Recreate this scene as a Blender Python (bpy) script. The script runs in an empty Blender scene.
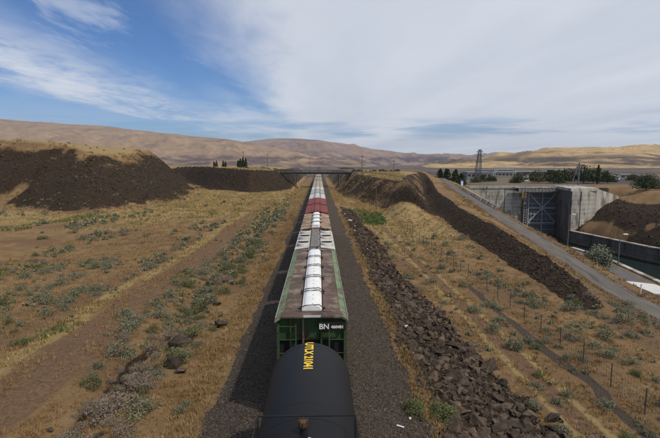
import bpy, bmesh, math, random
import numpy as np
from mathutils import Vector, Matrix
R = math.radians
random.seed(7)
rng = np.random.default_rng(11)
scene = bpy.context.scene
C = scene.collection

# ------------------------------------------------------------------ camera
cam_d = bpy.data.cameras.new('camera')
cam = bpy.data.objects.new('camera', cam_d); C.objects.link(cam)
cam.location = (0.34, 0, 11.1)
cam.rotation_euler = (R(90 - 6.8), 0, R(-1.37))
cam_d.sensor_width = 36; cam_d.lens = 25.1
cam_d.clip_start = 0.1; cam_d.clip_end = 60000
scene.camera = cam

# ------------------------------------------------------------------ sun, sky, exposure
SUN_EL, SUN_AZ = 55, 132          # azimuth clockwise from the direction of the track
sun_d = bpy.data.lights.new('sun', 'SUN'); sun_d.energy = 4.2; sun_d.angle = R(1.5)
sun_d.color = (1.0, 0.93, 0.83)
sun = bpy.data.objects.new('sun', sun_d); C.objects.link(sun)
sd = Vector((math.sin(R(SUN_AZ))*math.cos(R(SUN_EL)), math.cos(R(SUN_AZ))*math.cos(R(SUN_EL)), math.sin(R(SUN_EL))))
sun.rotation_euler = (-sd).to_track_quat('-Z', 'Y').to_euler()
scene.view_settings.view_transform = 'Standard'
scene.view_settings.look = 'None'
scene.view_settings.gamma = 1
scene.view_settings.exposure = -0.62

class NT:
    """small node-graph helper"""
    def __init__(s, tree): s.t = tree; s.n = tree.nodes; s.l = tree.links
    def node(s, typ, **kw):
        n = s.n.new(typ)
        for k, v in kw.items(): setattr(n, k, v)
        return n
    def put(s, sock, v):
        if hasattr(v, 'is_output'): s.l.new(v, sock)
        elif v is not None: sock.default_value = v
    def m(s, op, a, b=None, c=None, clamp=False):
        n = s.node('ShaderNodeMath', operation=op, use_clamp=clamp)
        for i, v in enumerate((a, b, c)):
            if v is not None: s.put(n.inputs[i], v)
        return n.outputs[0]
    def sm(s, a, b, x):
        n = s.node('ShaderNodeMapRange', interpolation_type='SMOOTHSTEP')
        s.put(n.inputs[0], x); s.put(n.inputs[1], a); s.put(n.inputs[2], b)
        return n.outputs[0]
    def noise(s, vec, scale, detail=4, rough=0.55, dist=0.0):
        n = s.node('ShaderNodeTexNoise'); s.put(n.inputs['Vector'], vec)
        n.inputs['Scale'].default_value = scale; n.inputs['Detail'].default_value = detail
        n.inputs['Roughness'].default_value = rough; n.inputs['Distortion'].default_value = dist
        return n.outputs[0]
    def mix(s, f, a, b, blend='MIX'):
        n = s.node('ShaderNodeMix', data_type='RGBA', blend_type=blend)
        s.put(n.inputs[0], f)
        for sock, v in ((n.inputs[6], a), (n.inputs[7], b)):
            if isinstance(v, tuple): v = (v[0], v[1], v[2], 1)
            s.put(sock, v)
        return n.outputs[2]
    def vec(s, x, y, z):
        n = s.node('ShaderNodeCombineXYZ')
        for i, v in enumerate((x, y, z)): s.put(n.inputs[i], v)
        return n.outputs[0]
    def xyz(s, v):
        n = s.node('ShaderNodeSeparateXYZ'); s.put(n.inputs[0], v); return n.outputs

world = bpy.data.worlds.new('World'); scene.world = world; world.use_nodes = True
w = NT(world.node_tree); w.n.clear()
sky = w.node('ShaderNodeTexSky', sky_type='NISHITA', sun_disc=False)
sky.sun_elevation = R(SUN_EL); sky.sun_rotation = R(SUN_AZ); sky.altitude = 100
sky.air_density = 1.0; sky.dust_density = 0.6; sky.ozone_density = 2.0
co = w.node('ShaderNodeTexCoord').outputs['Generated']
dx, dy, dz = w.xyz(co)
zc = w.m('MAXIMUM', dz, 0.012)
zp = w.m('ADD', zc, 0.015)
px = w.m('DIVIDE', dx, zp); py = w.m('DIVIDE', dy, zp)         # the cloud layer as a plane overhead
P1 = w.vec(w.m('MULTIPLY', px, 1.0), w.m('MULTIPLY', py, 0.38), 0.0)
n1 = w.noise(P1, 0.75, 7, 0.56, 0.5)
n2 = w.noise(P1, 3.0, 8, 0.60, 0.35)
n3 = w.noise(w.vec(px, w.m('MULTIPLY', py, 0.16), 3.0), 0.55, 4, 0.5)
n4 = w.noise(w.vec(px, w.m('MULTIPLY', py, 0.6), 7.0), 7.5, 7, 0.62, 0.2)
nn = w.m('SUBTRACT', n1, 0.5); nf = w.m('SUBTRACT', n2, 0.5)
# the wide sheet on the right
e = w.m('ADD', w.m('ADD', px, w.m('MULTIPLY', nn, 1.3)), w.m('MULTIPLY', nf, 0.45))
sheet = w.sm(-1.2, -0.15, w.m('ADD', e, w.m('MULTIPLY', w.m('SUBTRACT', py, 4.0), 0.03)))
# streaky cirrus band on the left
bx = w.m('ABSOLUTE', w.m('ADD', w.m('ADD', px, 2.75), w.m('MULTIPLY', nn, 1.5)))
band = w.m('MULTIPLY', w.sm(1.25, 0.1, bx), w.sm(0.28, 0.66, w.m('ADD', w.m('ADD', w.m('MULTIPLY', n2, 0.45), w.m('ADD', w.m('MULTIPLY', n1, 0.25), w.m('MULTIPLY', n4, 0.30))), w.m('MULTIPLY', nn, 0.4))))
wisp = w.m('MULTIPLY', w.sm(0.5, 0.75, w.m('ADD', n2, w.m('MULTIPLY', nn, 0.8))), 0.45)
low = w.m('MULTIPLY', w.sm(3.8, 10.5, py), w.sm(0.30, 0.58, n1))
low = w.m('MULTIPLY', low, w.sm(-4.0, -1.5, px))
lowall = w.m('MULTIPLY', w.sm(0.17, 0.0, dz), 0.55)
# long thin breaks in the sheet close to the skyline
gap = w.m('MULTIPLY', w.m('MULTIPLY', w.sm(0.100, 0.078, dz), w.sm(0.046, 0.060, dz)), w.sm(0.40, 0.62, w.noise(w.vec(dx, w.m('MULTIPLY', dz, 9.0), 0.0), 5.0, 4, 0.5)))
gap = w.m('MULTIPLY', gap, 0.75)
cl = w.m('MAXIMUM', w.m('MAXIMUM', sheet, w.m('MULTIPLY', band, 0.97)), w.m('MAXIMUM', w.m('MULTIPLY', low, 0.8), w.m('MAXIMUM', wisp, lowall)))
cl = w.m('MULTIPLY', cl, w.m('SUBTRACT', 1.0, gap))
cl = w.m('MULTIPLY', cl, 0.95)
shade = w.m('ADD', w.m('MULTIPLY', n3, 0.85), w.m('ADD', w.m('MULTIPLY', n1, 0.30), w.m('MULTIPLY', n2, 0.12)))
ccol = w.mix(w.sm(0.35, 0.9, shade), (9.0, 9.7, 11.0), (12.2, 12.8, 13.7))
skyc = w.mix(1.0, sky.outputs[0], (0.60, 1.00, 1.52), 'MULTIPLY')
col = w.mix(cl, skyc, ccol)
bg = w.node('ShaderNodeBackground'); bg.inputs[1].default_value = 0.1
w.l.new(col, bg.inputs[0])
wo = w.node('ShaderNodeOutputWorld'); w.l.new(bg.outputs[0], wo.inputs[0])

# ------------------------------------------------------------------ object helpers
def meta(o, label=None, cat=None, group=None, kind=None):
    if label: o['label'] = label
    if cat: o['category'] = cat
    if group: o['group'] = group
    if kind: o['kind'] = kind
    return o
def empty(name, loc, label, cat, group=None, rz=0.0):
    o = bpy.data.objects.new(name, None); o.empty_display_size = 0.5
    C.objects.link(o); o.location = loc; o.rotation_euler = (0, 0, rz)
    return meta(o, label, cat, group)
def link(name, me, parent=None, loc=(0, 0, 0), rz=0.0, sc=None):
    o = bpy.data.objects.new(name, me); C.objects.link(o); o.location = loc
    if rz: o.rotation_euler = (0, 0, rz)
    if sc is not None: o.scale = sc if hasattr(sc, '__len__') else (sc, sc, sc)
    if parent: o.parent = parent
    return o
def kids(o): return [c for c in o.children]
def copy_tree(o, parent=None):
    c = o.copy(); C.objects.link(c); c.parent = parent
    for ch in kids(o): copy_tree(ch, c)
    return c

class MB:
    """collects primitives into one mesh"""
    def __init__(s): s.v = []; s.f = []; s.mi = []; s.cur = 0
    def add(s, vs, fs):
        b = len(s.v); s.v += [tuple(v) for v in vs]
        for f in fs: s.f.append([i + b for i in f]); s.mi.append(s.cur)
        return s
    def box(s, c, d, M=None):
        x, y, z = d[0]/2, d[1]/2, d[2]/2
        vs = [Vector((a*x, b*y, e*z)) for a in (-1, 1) for b in (-1, 1) for e in (-1, 1)]
        if M is not None: vs = [M @ v for v in vs]
        vs = [v + Vector(c) for v in vs]
        return s.add(vs, [(0, 1, 3, 2), (4, 6, 7, 5), (0, 4, 5, 1), (2, 3, 7, 6), (0, 2, 6, 4), (1, 5, 7, 3)])
    def bb(s, x0, x1, y0, y1, z0, z1): return s.box(((x0+x1)/2, (y0+y1)/2, (z0+z1)/2), (x1-x0, y1-y0, z1-z0))
    def tube(s, p0, p1, r0, r1=None, n=8, cap=True):
        r1 = r0 if r1 is None else r1
        p0, p1 = Vector(p0), Vector(p1); d = (p1 - p0)
        q = d.to_track_quat('Z', 'Y')
        vs = []
        for p, r in ((p0, r0), (p1, r1)):
            for i in range(n):
                a = 2*math.pi*i/n
                vs.append(p + q @ Vector((r*math.cos(a), r*math.sin(a), 0)))
        fs = [(i, (i+1) % n, n+(i+1) % n, n+i) for i in range(n)]
        if cap: fs += [tuple(range(n))[::-1], tuple(range(n, 2*n))]
        return s.add(vs, fs)
    def beam(s, p0, p1, wd, ht):
        p0, p1 = Vector(p0), Vector(p1); d = p1 - p0
        q = d.to_track_quat('Y', 'Z').to_matrix()
        return s.box((p0+p1)/2, (wd, d.length, ht), q)
    def prof(s, pts, y0, y1):
        n = len(pts)
        vs = [(p[0], y0, p[1]) for p in pts] + [(p[0], y1, p[1]) for p in pts]
        fs = [(i, (i+1) % n, n+(i+1) % n, n+i) for i in range(n)]
        return s.add(vs, [f[::-1] for f in fs] + [tuple(range(n)), tuple(range(n, 2*n))[::-1]])
    def mesh(s, name, mats, smooth=False, bevel=0.0, fix=True):
        me = bpy.data.meshes.new(name)
        me.from_pydata(s.v, [], s.f)
        ms = mats if isinstance(mats, (list, tuple)) else [mats]
        for m_ in ms: me.materials.append(m_)
        me.polygons.foreach_set('material_index', s.mi)
        if fix or bevel:
            bm = bmesh.new(); bm.from_mesh(me)
            bmesh.ops.recalc_face_normals(bm, faces=bm.faces)
            if bevel:
                bmesh.ops.bevel(bm, geom=[e for e in bm.edges if len(e.link_faces) == 2 and e.calc_face_angle(0) > 0.5],
                                offset=bevel, segments=1, affect='EDGES', clamp_overlap=True)
            bm.to_mesh(me); bm.free()
        if smooth: me.shade_smooth()
        me.update(); return me
    def build(s, name, mats, parent=None, loc=(0, 0, 0), **kw):
        rz = kw.pop('rz', 0.0)
        return link(name, s.mesh(name, mats, **kw), parent, loc, rz)

def np_mesh(name, V, F, mat=None, smooth=False, attrs=None):
    V = np.asarray(V, np.float32); F = np.asarray(F, np.int32)
    k = F.shape[1]
    me = bpy.data.meshes.new(name)
    me.vertices.add(len(V)); me.vertices.foreach_set('co', V.ravel())
    me.loops.add(F.size); me.loops.foreach_set('vertex_index', F.ravel())
    me.polygons.add(len(F)); me.polygons.foreach_set('loop_start', np.arange(0, F.size, k, dtype=np.int32))
    me.update(calc_edges=True)
    if mat: me.materials.append(mat)
    me.polygons.foreach_set('use_smooth', np.full(len(F), smooth, dtype=bool))
    for an, arr in (attrs or {}).items():
        a = me.color_attributes.new(an, 'FLOAT_COLOR', 'POINT')
        c = np.ones((len(V), 4), np.float32); c[:, :3] = arr
        a.data.foreach_set('color', c.ravel())
    me.update(); return me

# ------------------------------------------------------------------ noise
def _hash(ix, iy, seed):
    h = (ix.astype(np.int64)*374761393 + iy.astype(np.int64)*668265263 + seed*974634777) & 0xffffffff
    h = ((h ^ (h >> 13))*1274126177) & 0xffffffff
    return ((h ^ (h >> 16)) & 0xffff)/65535.0
def vnoise(x, y, seed=0):
    x = np.asarray(x, float); y = np.asarray(y, float)
    ix = np.floor(x); iy = np.floor(y); fx = x-ix; fy = y-iy
    fx = fx*fx*fx*(fx*(fx*6-15)+10); fy = fy*fy*fy*(fy*(fy*6-15)+10)
    a = _hash(ix, iy, seed); b = _hash(ix+1, iy, seed); c = _hash(ix, iy+1, seed); d = _hash(ix+1, iy+1, seed)
    return (a*(1-fx)+b*fx)*(1-fy)+(c*(1-fx)+d*fx)*fy
def fbm(x, y, o=4, seed=0, g=0.5):
    s = 0; a = 1; t = 0
    for i in range(o):
        s = s + a*vnoise(x*2**i+17.3*i, y*2**i-9.1*i, seed+i); t += a; a *= g
    return s/t
def ridged(x, y, o=4, seed=0):
    s = 0; a = 1; t = 0
    for i in range(o):
        s = s + a*(1-np.abs(2*vnoise(x*2**i+5.3*i, y*2**i+3.7*i, seed+i)-1)); t += a; a *= 0.5
    return s/t
def ss(a, b, x):
    t = np.clip((x-a)/(b-a), 0, 1); return t*t*(3-2*t)
def sdf(x, y, poly):
    """distance to a polygon's outline, positive inside"""
    x = np.asarray(x, float); y = np.asarray(y, float)
    d = np.full(x.shape, 1e18); ins = np.zeros(x.shape, bool); n = len(poly)
    for i in range(n):
        ax, ay = poly[i]; bx_, by_ = poly[(i+1) % n]
        ex, ey = bx_-ax, by_-ay
        t = np.clip(((x-ax)*ex+(y-ay)*ey)/(ex*ex+ey*ey), 0, 1)
        d = np.minimum(d, (x-ax-t*ex)**2+(y-ay-t*ey)**2)
        c = ((ay > y) != (by_ > y))
        if ey != 0: ins ^= c & (x < ex*(y-ay)/ey+ax)
    d = np.sqrt(d); return np.where(ins, d, -d)

# ------------------------------------------------------------------ the lie of the land
FX = [-900, -60, -30, -15, -12.4, -11.2, -9.2, -5.4, -4.6, -2.0, 2.0, 4.8, 5.8, 8, 10.6, 14, 24, 60]
FZ = [-1.0, -1.0, -1.0, -1.0, -1.25, -1.9, -0.95, -0.9, -0.8, -0.28, -0.28, -0.8, -0.95, -1.6, -2.15, -2.3, -2.45, -2.5]
MESA = [(-900, 122), (-120, 128), (-84, 122), (-60, 111), (-48, 116), (-44, 135), (-46, 165), (-58, 235), (-120, 330), (-900, 420)]
LPLAT = [(-9.5, 900), (-9.8, 228), (-18, 206), (-30, 194), (-50, 212), (-74, 262), (-110, 330), (-300, 420), (-900, 500), (-900, 900)]
RPLAT = [(8, 900), (8, 200), (14, 160), (19, 138), (25, 124), (30, 116), (33.5, 120), (37.5, 142), (45, 180), (56, 214), (72, 260), (100, 420), (120, 900)]
RY = [-30, 30, 41, 57, 80, 101, 115, 140, 160, 184, 207, 232]
XR = [39.5, 39, 39, 39.2, 40.5, 41.4, 43.4, 47.3, 50.8, 55, 58.6, 61.3]
ZR = [-6, -6, -6, -5.5, -3.0, -1.0, -0.4, 0.4, 0.9, 1.5, 3.0, 4.6]
XF = [25, 23.0, 23.4, 25.0, 27.0, 28.8, 30.6, 33.6, 36, 42, 47, 50]
XC = [30, 26.4, 27.0, 29.6, 32.0, 34.2, 36.2, 39.8, 42.5, 47, 51.5, 54.5]
ZC = [-3, -2.7, -1.8, -0.6, 0.2, 0.3, 0.4, 0.9, 1.4, 2.2, 3.4, 4.8]
XE = [46.6, 46.6, 47, 48.3, 52.2, 52.5, 54.5, 58.5, 61.5, 65.5, 68.5, 70]
ZE = [-6, -6, -6, -5.9, -5.9, -6.2, -6.0, -4.6, -3.2, -1.6, -0.1, 0.5]
GY = [-30, 20, 60, 110, 152, 190, 216]
GX = [190, 172, 150, 125, 112, 107, 115]
def I(y, ys, vs): return np.interp(y, ys, vs)
def lerpseg(x, a, b, za, zb): return za+(zb-za)*np.clip((x-a)/np.maximum(b-a, 1e-3), 0, 1)
def land(x, y, full=False):
    x = np.asarray(x, float); y = np.asarray(y, float)
    und = (fbm(x/23, y/31, 4, 3)-0.5)*ss(6, 22, np.abs(x))
    fine = (fbm(x/2.3, y/2.3, 3, 9)-0.5)*0.22*ss(4.6, 7, np.abs(x))
    wob = (fbm(x/11, y/11, 2, 71)-0.5)*1.4*ss(5.5, 9, np.abs(x))
    z = np.interp(x+wob, FX, FZ)+und*1.1+fine
    nz = fbm(x/9, y/9, 4, 21)-0.5; nf_ = fbm(x/2.2, y/2.2, 3, 5)-0.5
    # left spoil heap
    dm = sdf(x, y, MESA)+nz*5+nf_*1.2
    top = 17.3+1.4*ss(-60, -110, x)-6.0*ss(-84, -54, x)+(fbm(x/30, y/30, 3, 8)-0.5)*1.2
    sm_ = np.clip(dm/25, 0, 1); mesa_t = sm_
    prof = np.where(sm_ < 0.9, sm_*1.03, 0.927+0.073*ss(0.9, 1.0, sm_))
    z = z+(top-z)*np.clip(prof, 0, 1)
    # both sides of the cutting
    dl = sdf(x, y, LPLAT)+nz*2.2+nf_*0.8
    l_t = np.clip(dl/13.5, 0, 1)
    ltop = np.interp(x, [-900, -110, -60, -30, -14], [10.5, 10, 9.6, 8.6, 7.1])*(1-0.8*ss(420, 900, y))
    z = z+np.maximum(ltop-z, 0)*ss(0, 1, l_t)
    # ground right of the field: rock bank, road, terrace, water
    xf, xc, xr = I(y, RY, XF), I(y, RY, XC), I(y, RY, XR)
    zcr, zr, xe, ze = I(y, RY, ZC), I(y, RY, ZR), I(y, RY, XE), I(y, RY, ZE)
    b_t = np.clip((x-xf+nz*1.0+nf_*0.8)/np.maximum(xc-xf, 0.1), 0, 1)
    zz = z+(zcr-z)*ss(-0.05, 1.02, b_t)
    z = np.where(x > xf-0.6, zz, z)
    bump = nz*0.9+nf_*0.5
    z2 = lerpseg(x, xc, xr-2.5, zcr, zr)+bump*0.25*ss(0, 1.5, x-xc)*ss(0, 1.2, xr-2.5-x)
    z = np.where(x > xc, z2, z)
    z3 = lerpseg(x, xr+2.5, xe, zr, ze)+bump*0.8*ss(0, 3, x-xr-2.6)*ss(0, 2, xe-x)*ss(90, 110, y)
    z = np.where(x > xr+2.5, z3, z)
    flat_pad = ss(1.0, 2.6, x-xr-2.5)*ss(98, 88, y)
    z = np.where((x > xr+2.5) & (x <= xe), z*(1-flat_pad)+flat_pad*ze, z)
    z = np.where(x > xe+0.3, np.maximum(-24, ze-(x-xe-0.3)*16), z)
    xg = I(y, GY, GX); db = x-xg
    bank = np.interp(db+nz*4, [0.5, 1.2, 13, 17, 21, 34, 60], [-24, -17.4, -8.2, -6.4, -5.6, -0.6, -0.3])+bump*1.6*ss(1.5, 5, db)
    z = np.where(db > -0.6, np.maximum(z, bank), z)
    back = ss(216, 217.2, y)*ss(60, 66, x)
    z = np.where(y > 216, z*(1-back)+back*0.3, z)
    dr = sdf(x, y, RPLAT)+nz*3+nf_*0.8
    r_t = np.clip(dr/12.5, 0, 1)
    rtop = np.interp(y, [100, 145, 245, 420, 900], [3.8, 5.5, 7.1, 6, 1.2])
    z = z+np.maximum(rtop-z, 0)*ss(0, 1, r_t)*ss(3.2, 5.0, np.abs(x-xr)+np.where(y > 175, 0, 6)*1.0+np.where(x < xr, 2, 0))
    # grassy hump at the end of the field
    z = z+4.2*np.exp(-((x-22.5)/5.2)**2-((y-117)/8.5)**2)
    if full: return z, mesa_t, l_t, r_t, b_t, dict(xf=xf, xc=xc, xr=xr, xe=xe, db=db, nz=nz, nf=nf_)
    return z
def zat(x, y): return float(land(np.array([x]), np.array([y]))[0])

# zone weights: how the surface is covered
def zones(x, y):
    z, mt, lt, rt, bt, q = land(x, y, True)
    n = fbm(x/4.5, y/6.5, 4, 31)-0.5; nb = fbm(x/14, y/19, 3, 41)-0.5; nh = fbm(x/1.1, y/1.6, 3, 43)-0.5
    edge = n*1.2+nh*0.9
    ballast = ss(0.5, -0.3, x-5.2-edge*0.9)*ss(-0.5, 0.3, x+4.75-edge*0.8)
    riprap = ss(-0.5, 0.9, x-5.9+0.5*ss(50, 22, y)-edge*1.5)*ss(0.6, -0.5, x-10.4-edge*2.0-2.0*ss(48, 18, y))*ss(150, 120, y)
    mf = ss(0.02, 0.10, mt+nh*0.06)*ss(0.97, 0.86, mt+n*0.26)
    mf = mf*(1-0.8*ss(0.10, 0.24, nb+n*0.35)*ss(0.6, 0.2, mt))*(1-0.45*ss(0.3, 0.06, mt)*ss(-0.1, 0.15, n))
    mf = np.clip(mf-0.75*ss(0.60, 0.95, mt)*ss(-0.12, 0.1, fbm(x/3.5, y/25, 3, 77)-0.5), 0, 1)
    lf = ss(0.03, 0.14, lt+nh*0.08)*ss(0.99, 0.93, lt)
    lf = lf*ss(-11, -15, x)
    rface = ss(0.03, 0.12, rt+nh*0.08)*ss(0.995, 0.92, rt)
    rf = rface*np.clip(0.56+0.5*ss(22, 29, x)*ss(150, 130, y)+n*0.7, 0.12, 1)
    bf = ss(0.06, 0.16, bt+nh*0.05)*ss(0.995, 0.90, bt)*(x < q['xc']+0.3)*ss(36, 44, y)
    bank = ss(0.5, 1.5, q['db'])*ss(27, 21, q['db'])*(y < 217)
    gully = ss(0.9, 0.2, np.abs(x+11.1+n*1.6))*ss(150, 110, y)*ss(0.35, 0.6, fbm(x/2, y/6, 3, 90))
    bank = bank*(1-0.75*ss(0.06, 0.2, nb+n*0.3))
    shoulder = ss(-1.8, -0.6, x-q['xc'])*(y > 60)*(x < q['xr'])
    rf = rf*(1-shoulder); rface = rface*(1-0.6*shoulder)
    rock = np.clip(riprap*0.95+mf+lf+rf+bf+bank+gully*0.8, 0, 1)
    far = ss(150, 120, y)
    dirt = ss(0.7, 0.0, np.abs(x+15.6-n*0.8)-1.5)*0.78*ss(175, 140, y)
    dirt = np.maximum(dirt, ss(0.6, 0.0, np.abs(x+21.0-n)-0.7)*0.6*far)
    dirt = np.maximum(dirt, ss(0.02, 0.2, nb)*0.55*(x < -19)*ss(105, 85, y))
    dirt = np.maximum(dirt, 0.75*ss(0.0, 0.18, nb+0.04)*(x > 24)*(x < q['xf']+9)*(y < 60))
    dirt = np.maximum(dirt, 0.8*ss(0.4, 0.0, np.abs(x-13.9)-0.35))
    dirt = np.maximum(dirt, 0.9*rface)
    straw = 0.85*ss(0.8, 0.1, np.abs(x+18.5-n*1.6)-0.3)*far
    straw = np.maximum(straw, 0.9*ss(0.28, 0.05, np.abs(x-13.05-n*0.35)-0.16)*far)
    straw = np.maximum(straw, 0.9*ss(0.28, 0.05, np.abs(x-14.75-n*0.35)-0.14)*far)
    straw = np.maximum(straw, 0.8*ss(78, 105, y+n*26)*(x < -12)*(mt < 0.02))
    straw = np.maximum(straw, 0.75*ss(35, 105, y)*(x > 10)*(x < q['xf']))
    straw = np.maximum(straw, ss(0.25, 0.5, np.exp(-((x-22.5)/5)**2-((y-114)/8)**2)))
    straw = np.maximum(straw, 0.75*(lt > 0.93)); straw = np.maximum(straw, 0.6*(rt > 0.97)*(y > 150)); straw = straw*(1-0.9*((rt > 0.02)*(rt < 0.97)*(np.exp(-((x-22.5)/5)**2-((y-114)/8)**2) < 0.3)))
    straw = np.maximum(straw, 0.7*ss(0.88, 0.99, mt))
    g = np.exp(-(((x-11.8-(115-y)*0.02)/4.8)**2)-((y-117)/17)**2)
    green = ss(0.25, 0.45, g+n*0.4)
    green = np.maximum(green, 0.55*ss(0.1, 0.25, n+nb)*ss(70, 92, y)*(x < -20)*(mt < 0.02))
    green = np.maximum(green, 0.5*ss(0.12, 0.28, n)*(y < 60)*(x < -14))
    terr = (x > q['xr']+2.5)*(x < q['xe'])
    green = np.maximum(green, 0.8*terr*ss(0.0, 0.2, n+0.08)*ss(92, 99, y)*ss(135, 125, y))
    straw = np.maximum(straw, 0.6*terr*ss(120, 140, y))
    gravel = np.maximum(ballast, 0.85*ss(0.4, 0.1, np.abs(x-16.6-n*1.1)-0.18)*ss(62, 40, y))
    return dict(ballast=gravel, rock=rock, dirt=dirt*(1-rock), straw=straw*(1-rock*0.8), green=green*(1-rock*0.9), z=z, mf=mf, lf=lf, rf=rf, bf=bf, bank=bank, riprap=riprap, mt=mt, lt=lt, rt=rt, q=q, track=ballast)

# ------------------------------------------------------------------ materials
def new_mat(name):
    m_ = bpy.data.materials.new(name); m_.use_nodes = True
    t = NT(m_.node_tree); t.n.clear()
    b = t.node('ShaderNodeBsdfPrincipled'); o = t.node('ShaderNodeOutputMaterial')
    t.l.new(b.outputs[0], o.inputs[0]); t.b = b
    return m_, t
def bump(t, h, strength=0.4, dist=0.05):
    n = t.node('ShaderNodeBump'); n.inputs['Strength'].default_value = strength; n.inputs['Distance'].default_value = dist
    t.put(n.inputs['Height'], h); t.l.new(n.outputs[0], t.b.inputs['Normal'])
# things that never move: stains run on across neighbouring blocks and plates
PLACED = {'weathered_concrete', 'stained_shaded_concrete', 'gate_steel', 'gate_brace_paint', 'gate_diagonal_paint', 'rusty_deck', 'rust_brown_paint', 'white_fibreglass', 'dirty_white_paint', 'grey_car_paint', 'faded_red_paint', 'tan_car_paint', 'asphalt'}
def mat(name, a, b=None, scale=3.0, rough=0.8, bmp=0.0, metal=0.0, rust=None, rust_amt=0.5, rnd=0.0, spec=0.3, dist=0.02, stretch=None):
    m_, t = new_mat(name)
    co = t.node('ShaderNodeNewGeometry').outputs['Position'] if name in PLACED else t.node('ShaderNodeTexCoord').outputs['Object']
    if stretch:
        mp = t.node('ShaderNodeMapping'); mp.inputs['Scale'].default_value = stretch
        t.l.new(co, mp.inputs[0]); co = mp.outputs[0]
    n = t.noise(co, scale, 6, 0.6)
    c = t.mix(t.sm(0.3, 0.7, n), a, b or tuple(x*0.75 for x in a))
    if rust:
        r = t.noise(co, scale*0.7, 8, 0.7, 0.4)
        c = t.mix(t.sm(0.94-rust_amt, 1.06-rust_amt, r), c, rust)
    if rnd:
        isl = t.node('ShaderNodeNewGeometry').outputs['Random Per Island']
        oi = t.node('ShaderNodeObjectInfo').outputs['Random']
        rr = t.m('FRACT', t.m('ADD', isl, oi))
        hv = t.node('ShaderNodeHueSaturation'); t.put(hv.inputs['Color'], c)
        t.put(hv.inputs['Value'], t.m('ADD', 1-rnd, t.m('MULTIPLY', rr, 2*rnd)))
        t.put(hv.inputs['Hue'], t.m('ADD', 0.49, t.m('MULTIPLY', t.m('FRACT', t.m('MULTIPLY', rr, 7.3)), 0.02)))
        c = hv.outputs[0]
    t.put(t.b.inputs['Base Color'], c)
    t.b.inputs['Roughness'].default_value = rough; t.b.inputs['Metallic'].default_value = metal
    t.b.inputs['Specular IOR Level'].default_value = spec
    if bmp: bump(t, t.noise(co, scale*4, 6, 0.65), bmp, dist)
    return m_

def ground_mat():
    m_, t = new_mat('dry_ground')
    co = t.node('ShaderNodeTexCoord').outputs['Object']
    za = t.node('ShaderNodeVertexColor', layer_name='cover_a').outputs[0]
    zb = t.node('ShaderNodeVertexColor', layer_name='cover_b').outputs[0]
    ballast, rock, dirt = t.xyz(za); straw, green, valley = t.xyz(zb)
    n0 = t.noise(co, 0.09, 5, 0.6); n1 = t.noise(co, 0.7, 6, 0.62, 0.3); n2 = t.noise(co, 4.5, 6, 0.7); n3 = t.noise(co, 19, 4, 0.7)
    def msk(wt, amp=0.9, lo=0.42, hi=0.62, nn=None):
        j = t.m('ADD', wt, t.m('MULTIPLY', t.m('SUBTRACT', t.m('ADD', t.m('MULTIPLY', n1, 0.5), t.m('MULTIPLY', n2, 0.5)), 0.5), amp))
        return t.sm(lo, hi, j)
    c = t.mix(t.sm(0.32, 0.68, n1), (0.192, 0.114, 0.052), (0.262, 0.176, 0.086))
    c = t.mix(t.sm(0.42, 0.66, n0), c, (0.158, 0.096, 0.052))
    c = t.mix(t.sm(0.52, 0.72, n2), c, (0.112, 0.072, 0.040))
    c = t.mix(t.m('MULTIPLY', msk(straw, 0.8, 0.3, 0.7), 0.85), c, t.mix(n2, (0.240, 0.168, 0.070), (0.350, 0.255, 0.122)))
    c = t.mix(t.m('MULTIPLY', msk(dirt, 1.7, 0.36, 0.7), 0.9), c, t.mix(t.sm(0.3, 0.7, n2), (0.100, 0.060, 0.038), (0.200, 0.124, 0.074)))
    c = t.mix(msk(green, 1.0), c, t.mix(n2, (0.034, 0.062, 0.016), (0.080, 0.110, 0.028)))
    c = t.mix(msk(rock, 1.2, 0.38, 0.62), c, t.mix(t.sm(0.35, 0.7, n2), (0.022, 0.015, 0.010), (0.062, 0.042, 0.027)))
    c = t.mix(valley, c, t.mix(t.sm(0.40, 0.6, t.noise(co, 0.012, 6, 0.65)), (0.062, 0.053, 0.054), (0.150, 0.118, 0.085)))
    bal = t.mix(t.sm(0.3, 0.72, n3), (0.032, 0.025, 0.020), (0.112, 0.088, 0.069))
    c = t.mix(msk(ballast, 0.5), c, bal)
    c = t.mix(1.0, c, t.mix(n3, (0.72, 0.72, 0.72), (1.28, 1.28, 1.28)), 'MULTIPLY')
    t.put(t.b.inputs['Base Color'], c); t.b.inputs['Roughness'].default_value = 0.95
    t.b.inputs['Specular IOR Level'].default_value = 0.1
    h = t.m('ADD', t.m('MULTIPLY', n2, 0.7), t.m('MULTIPLY', n3, 0.5))
    bump(t, h, 0.8, 0.16)
    return m_
M_GROUND = ground_mat()
M_BASALT = mat('basalt', (0.034, 0.024, 0.017), (0.104, 0.073, 0.049), 2.2, 0.9, 0.6, rnd=0.45, dist=0.05)
M_SCREE = mat('scree', (0.026, 0.018, 0.012), (0.070, 0.048, 0.031), 0.8, 0.92, 0.4, rnd=0.45, dist=0.05)
M_STONE = mat('ballast_stone', (0.036, 0.029, 0.023), (0.140, 0.112, 0.088), 6, 0.9, rnd=0.6)
M_SAGE = mat('sage_leaf', (0.132, 0.136, 0.080), (0.210, 0.206, 0.132), 5, 0.85, rnd=0.35, spec=0.15)
M_SAGEG = mat('green_shrub_leaf', (0.080, 0.098, 0.036), (0.150, 0.150, 0.065), 5, 0.85, rnd=0.35, spec=0.15)
M_SAGEP = mat('dead_shrub_twig', (0.180, 0.140, 0.104), (0.265, 0.208, 0.155), 5, 0.9, rnd=0.3, spec=0.1)
M_TWIG = mat('twig', (0.075, 0.055, 0.040), None, 8, 0.9)
M_GRASS = mat('dry_grass_blade', (0.238, 0.146, 0.060), (0.328, 0.226, 0.108), 0.35, 0.9, rnd=0.3, spec=0.1)
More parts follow.
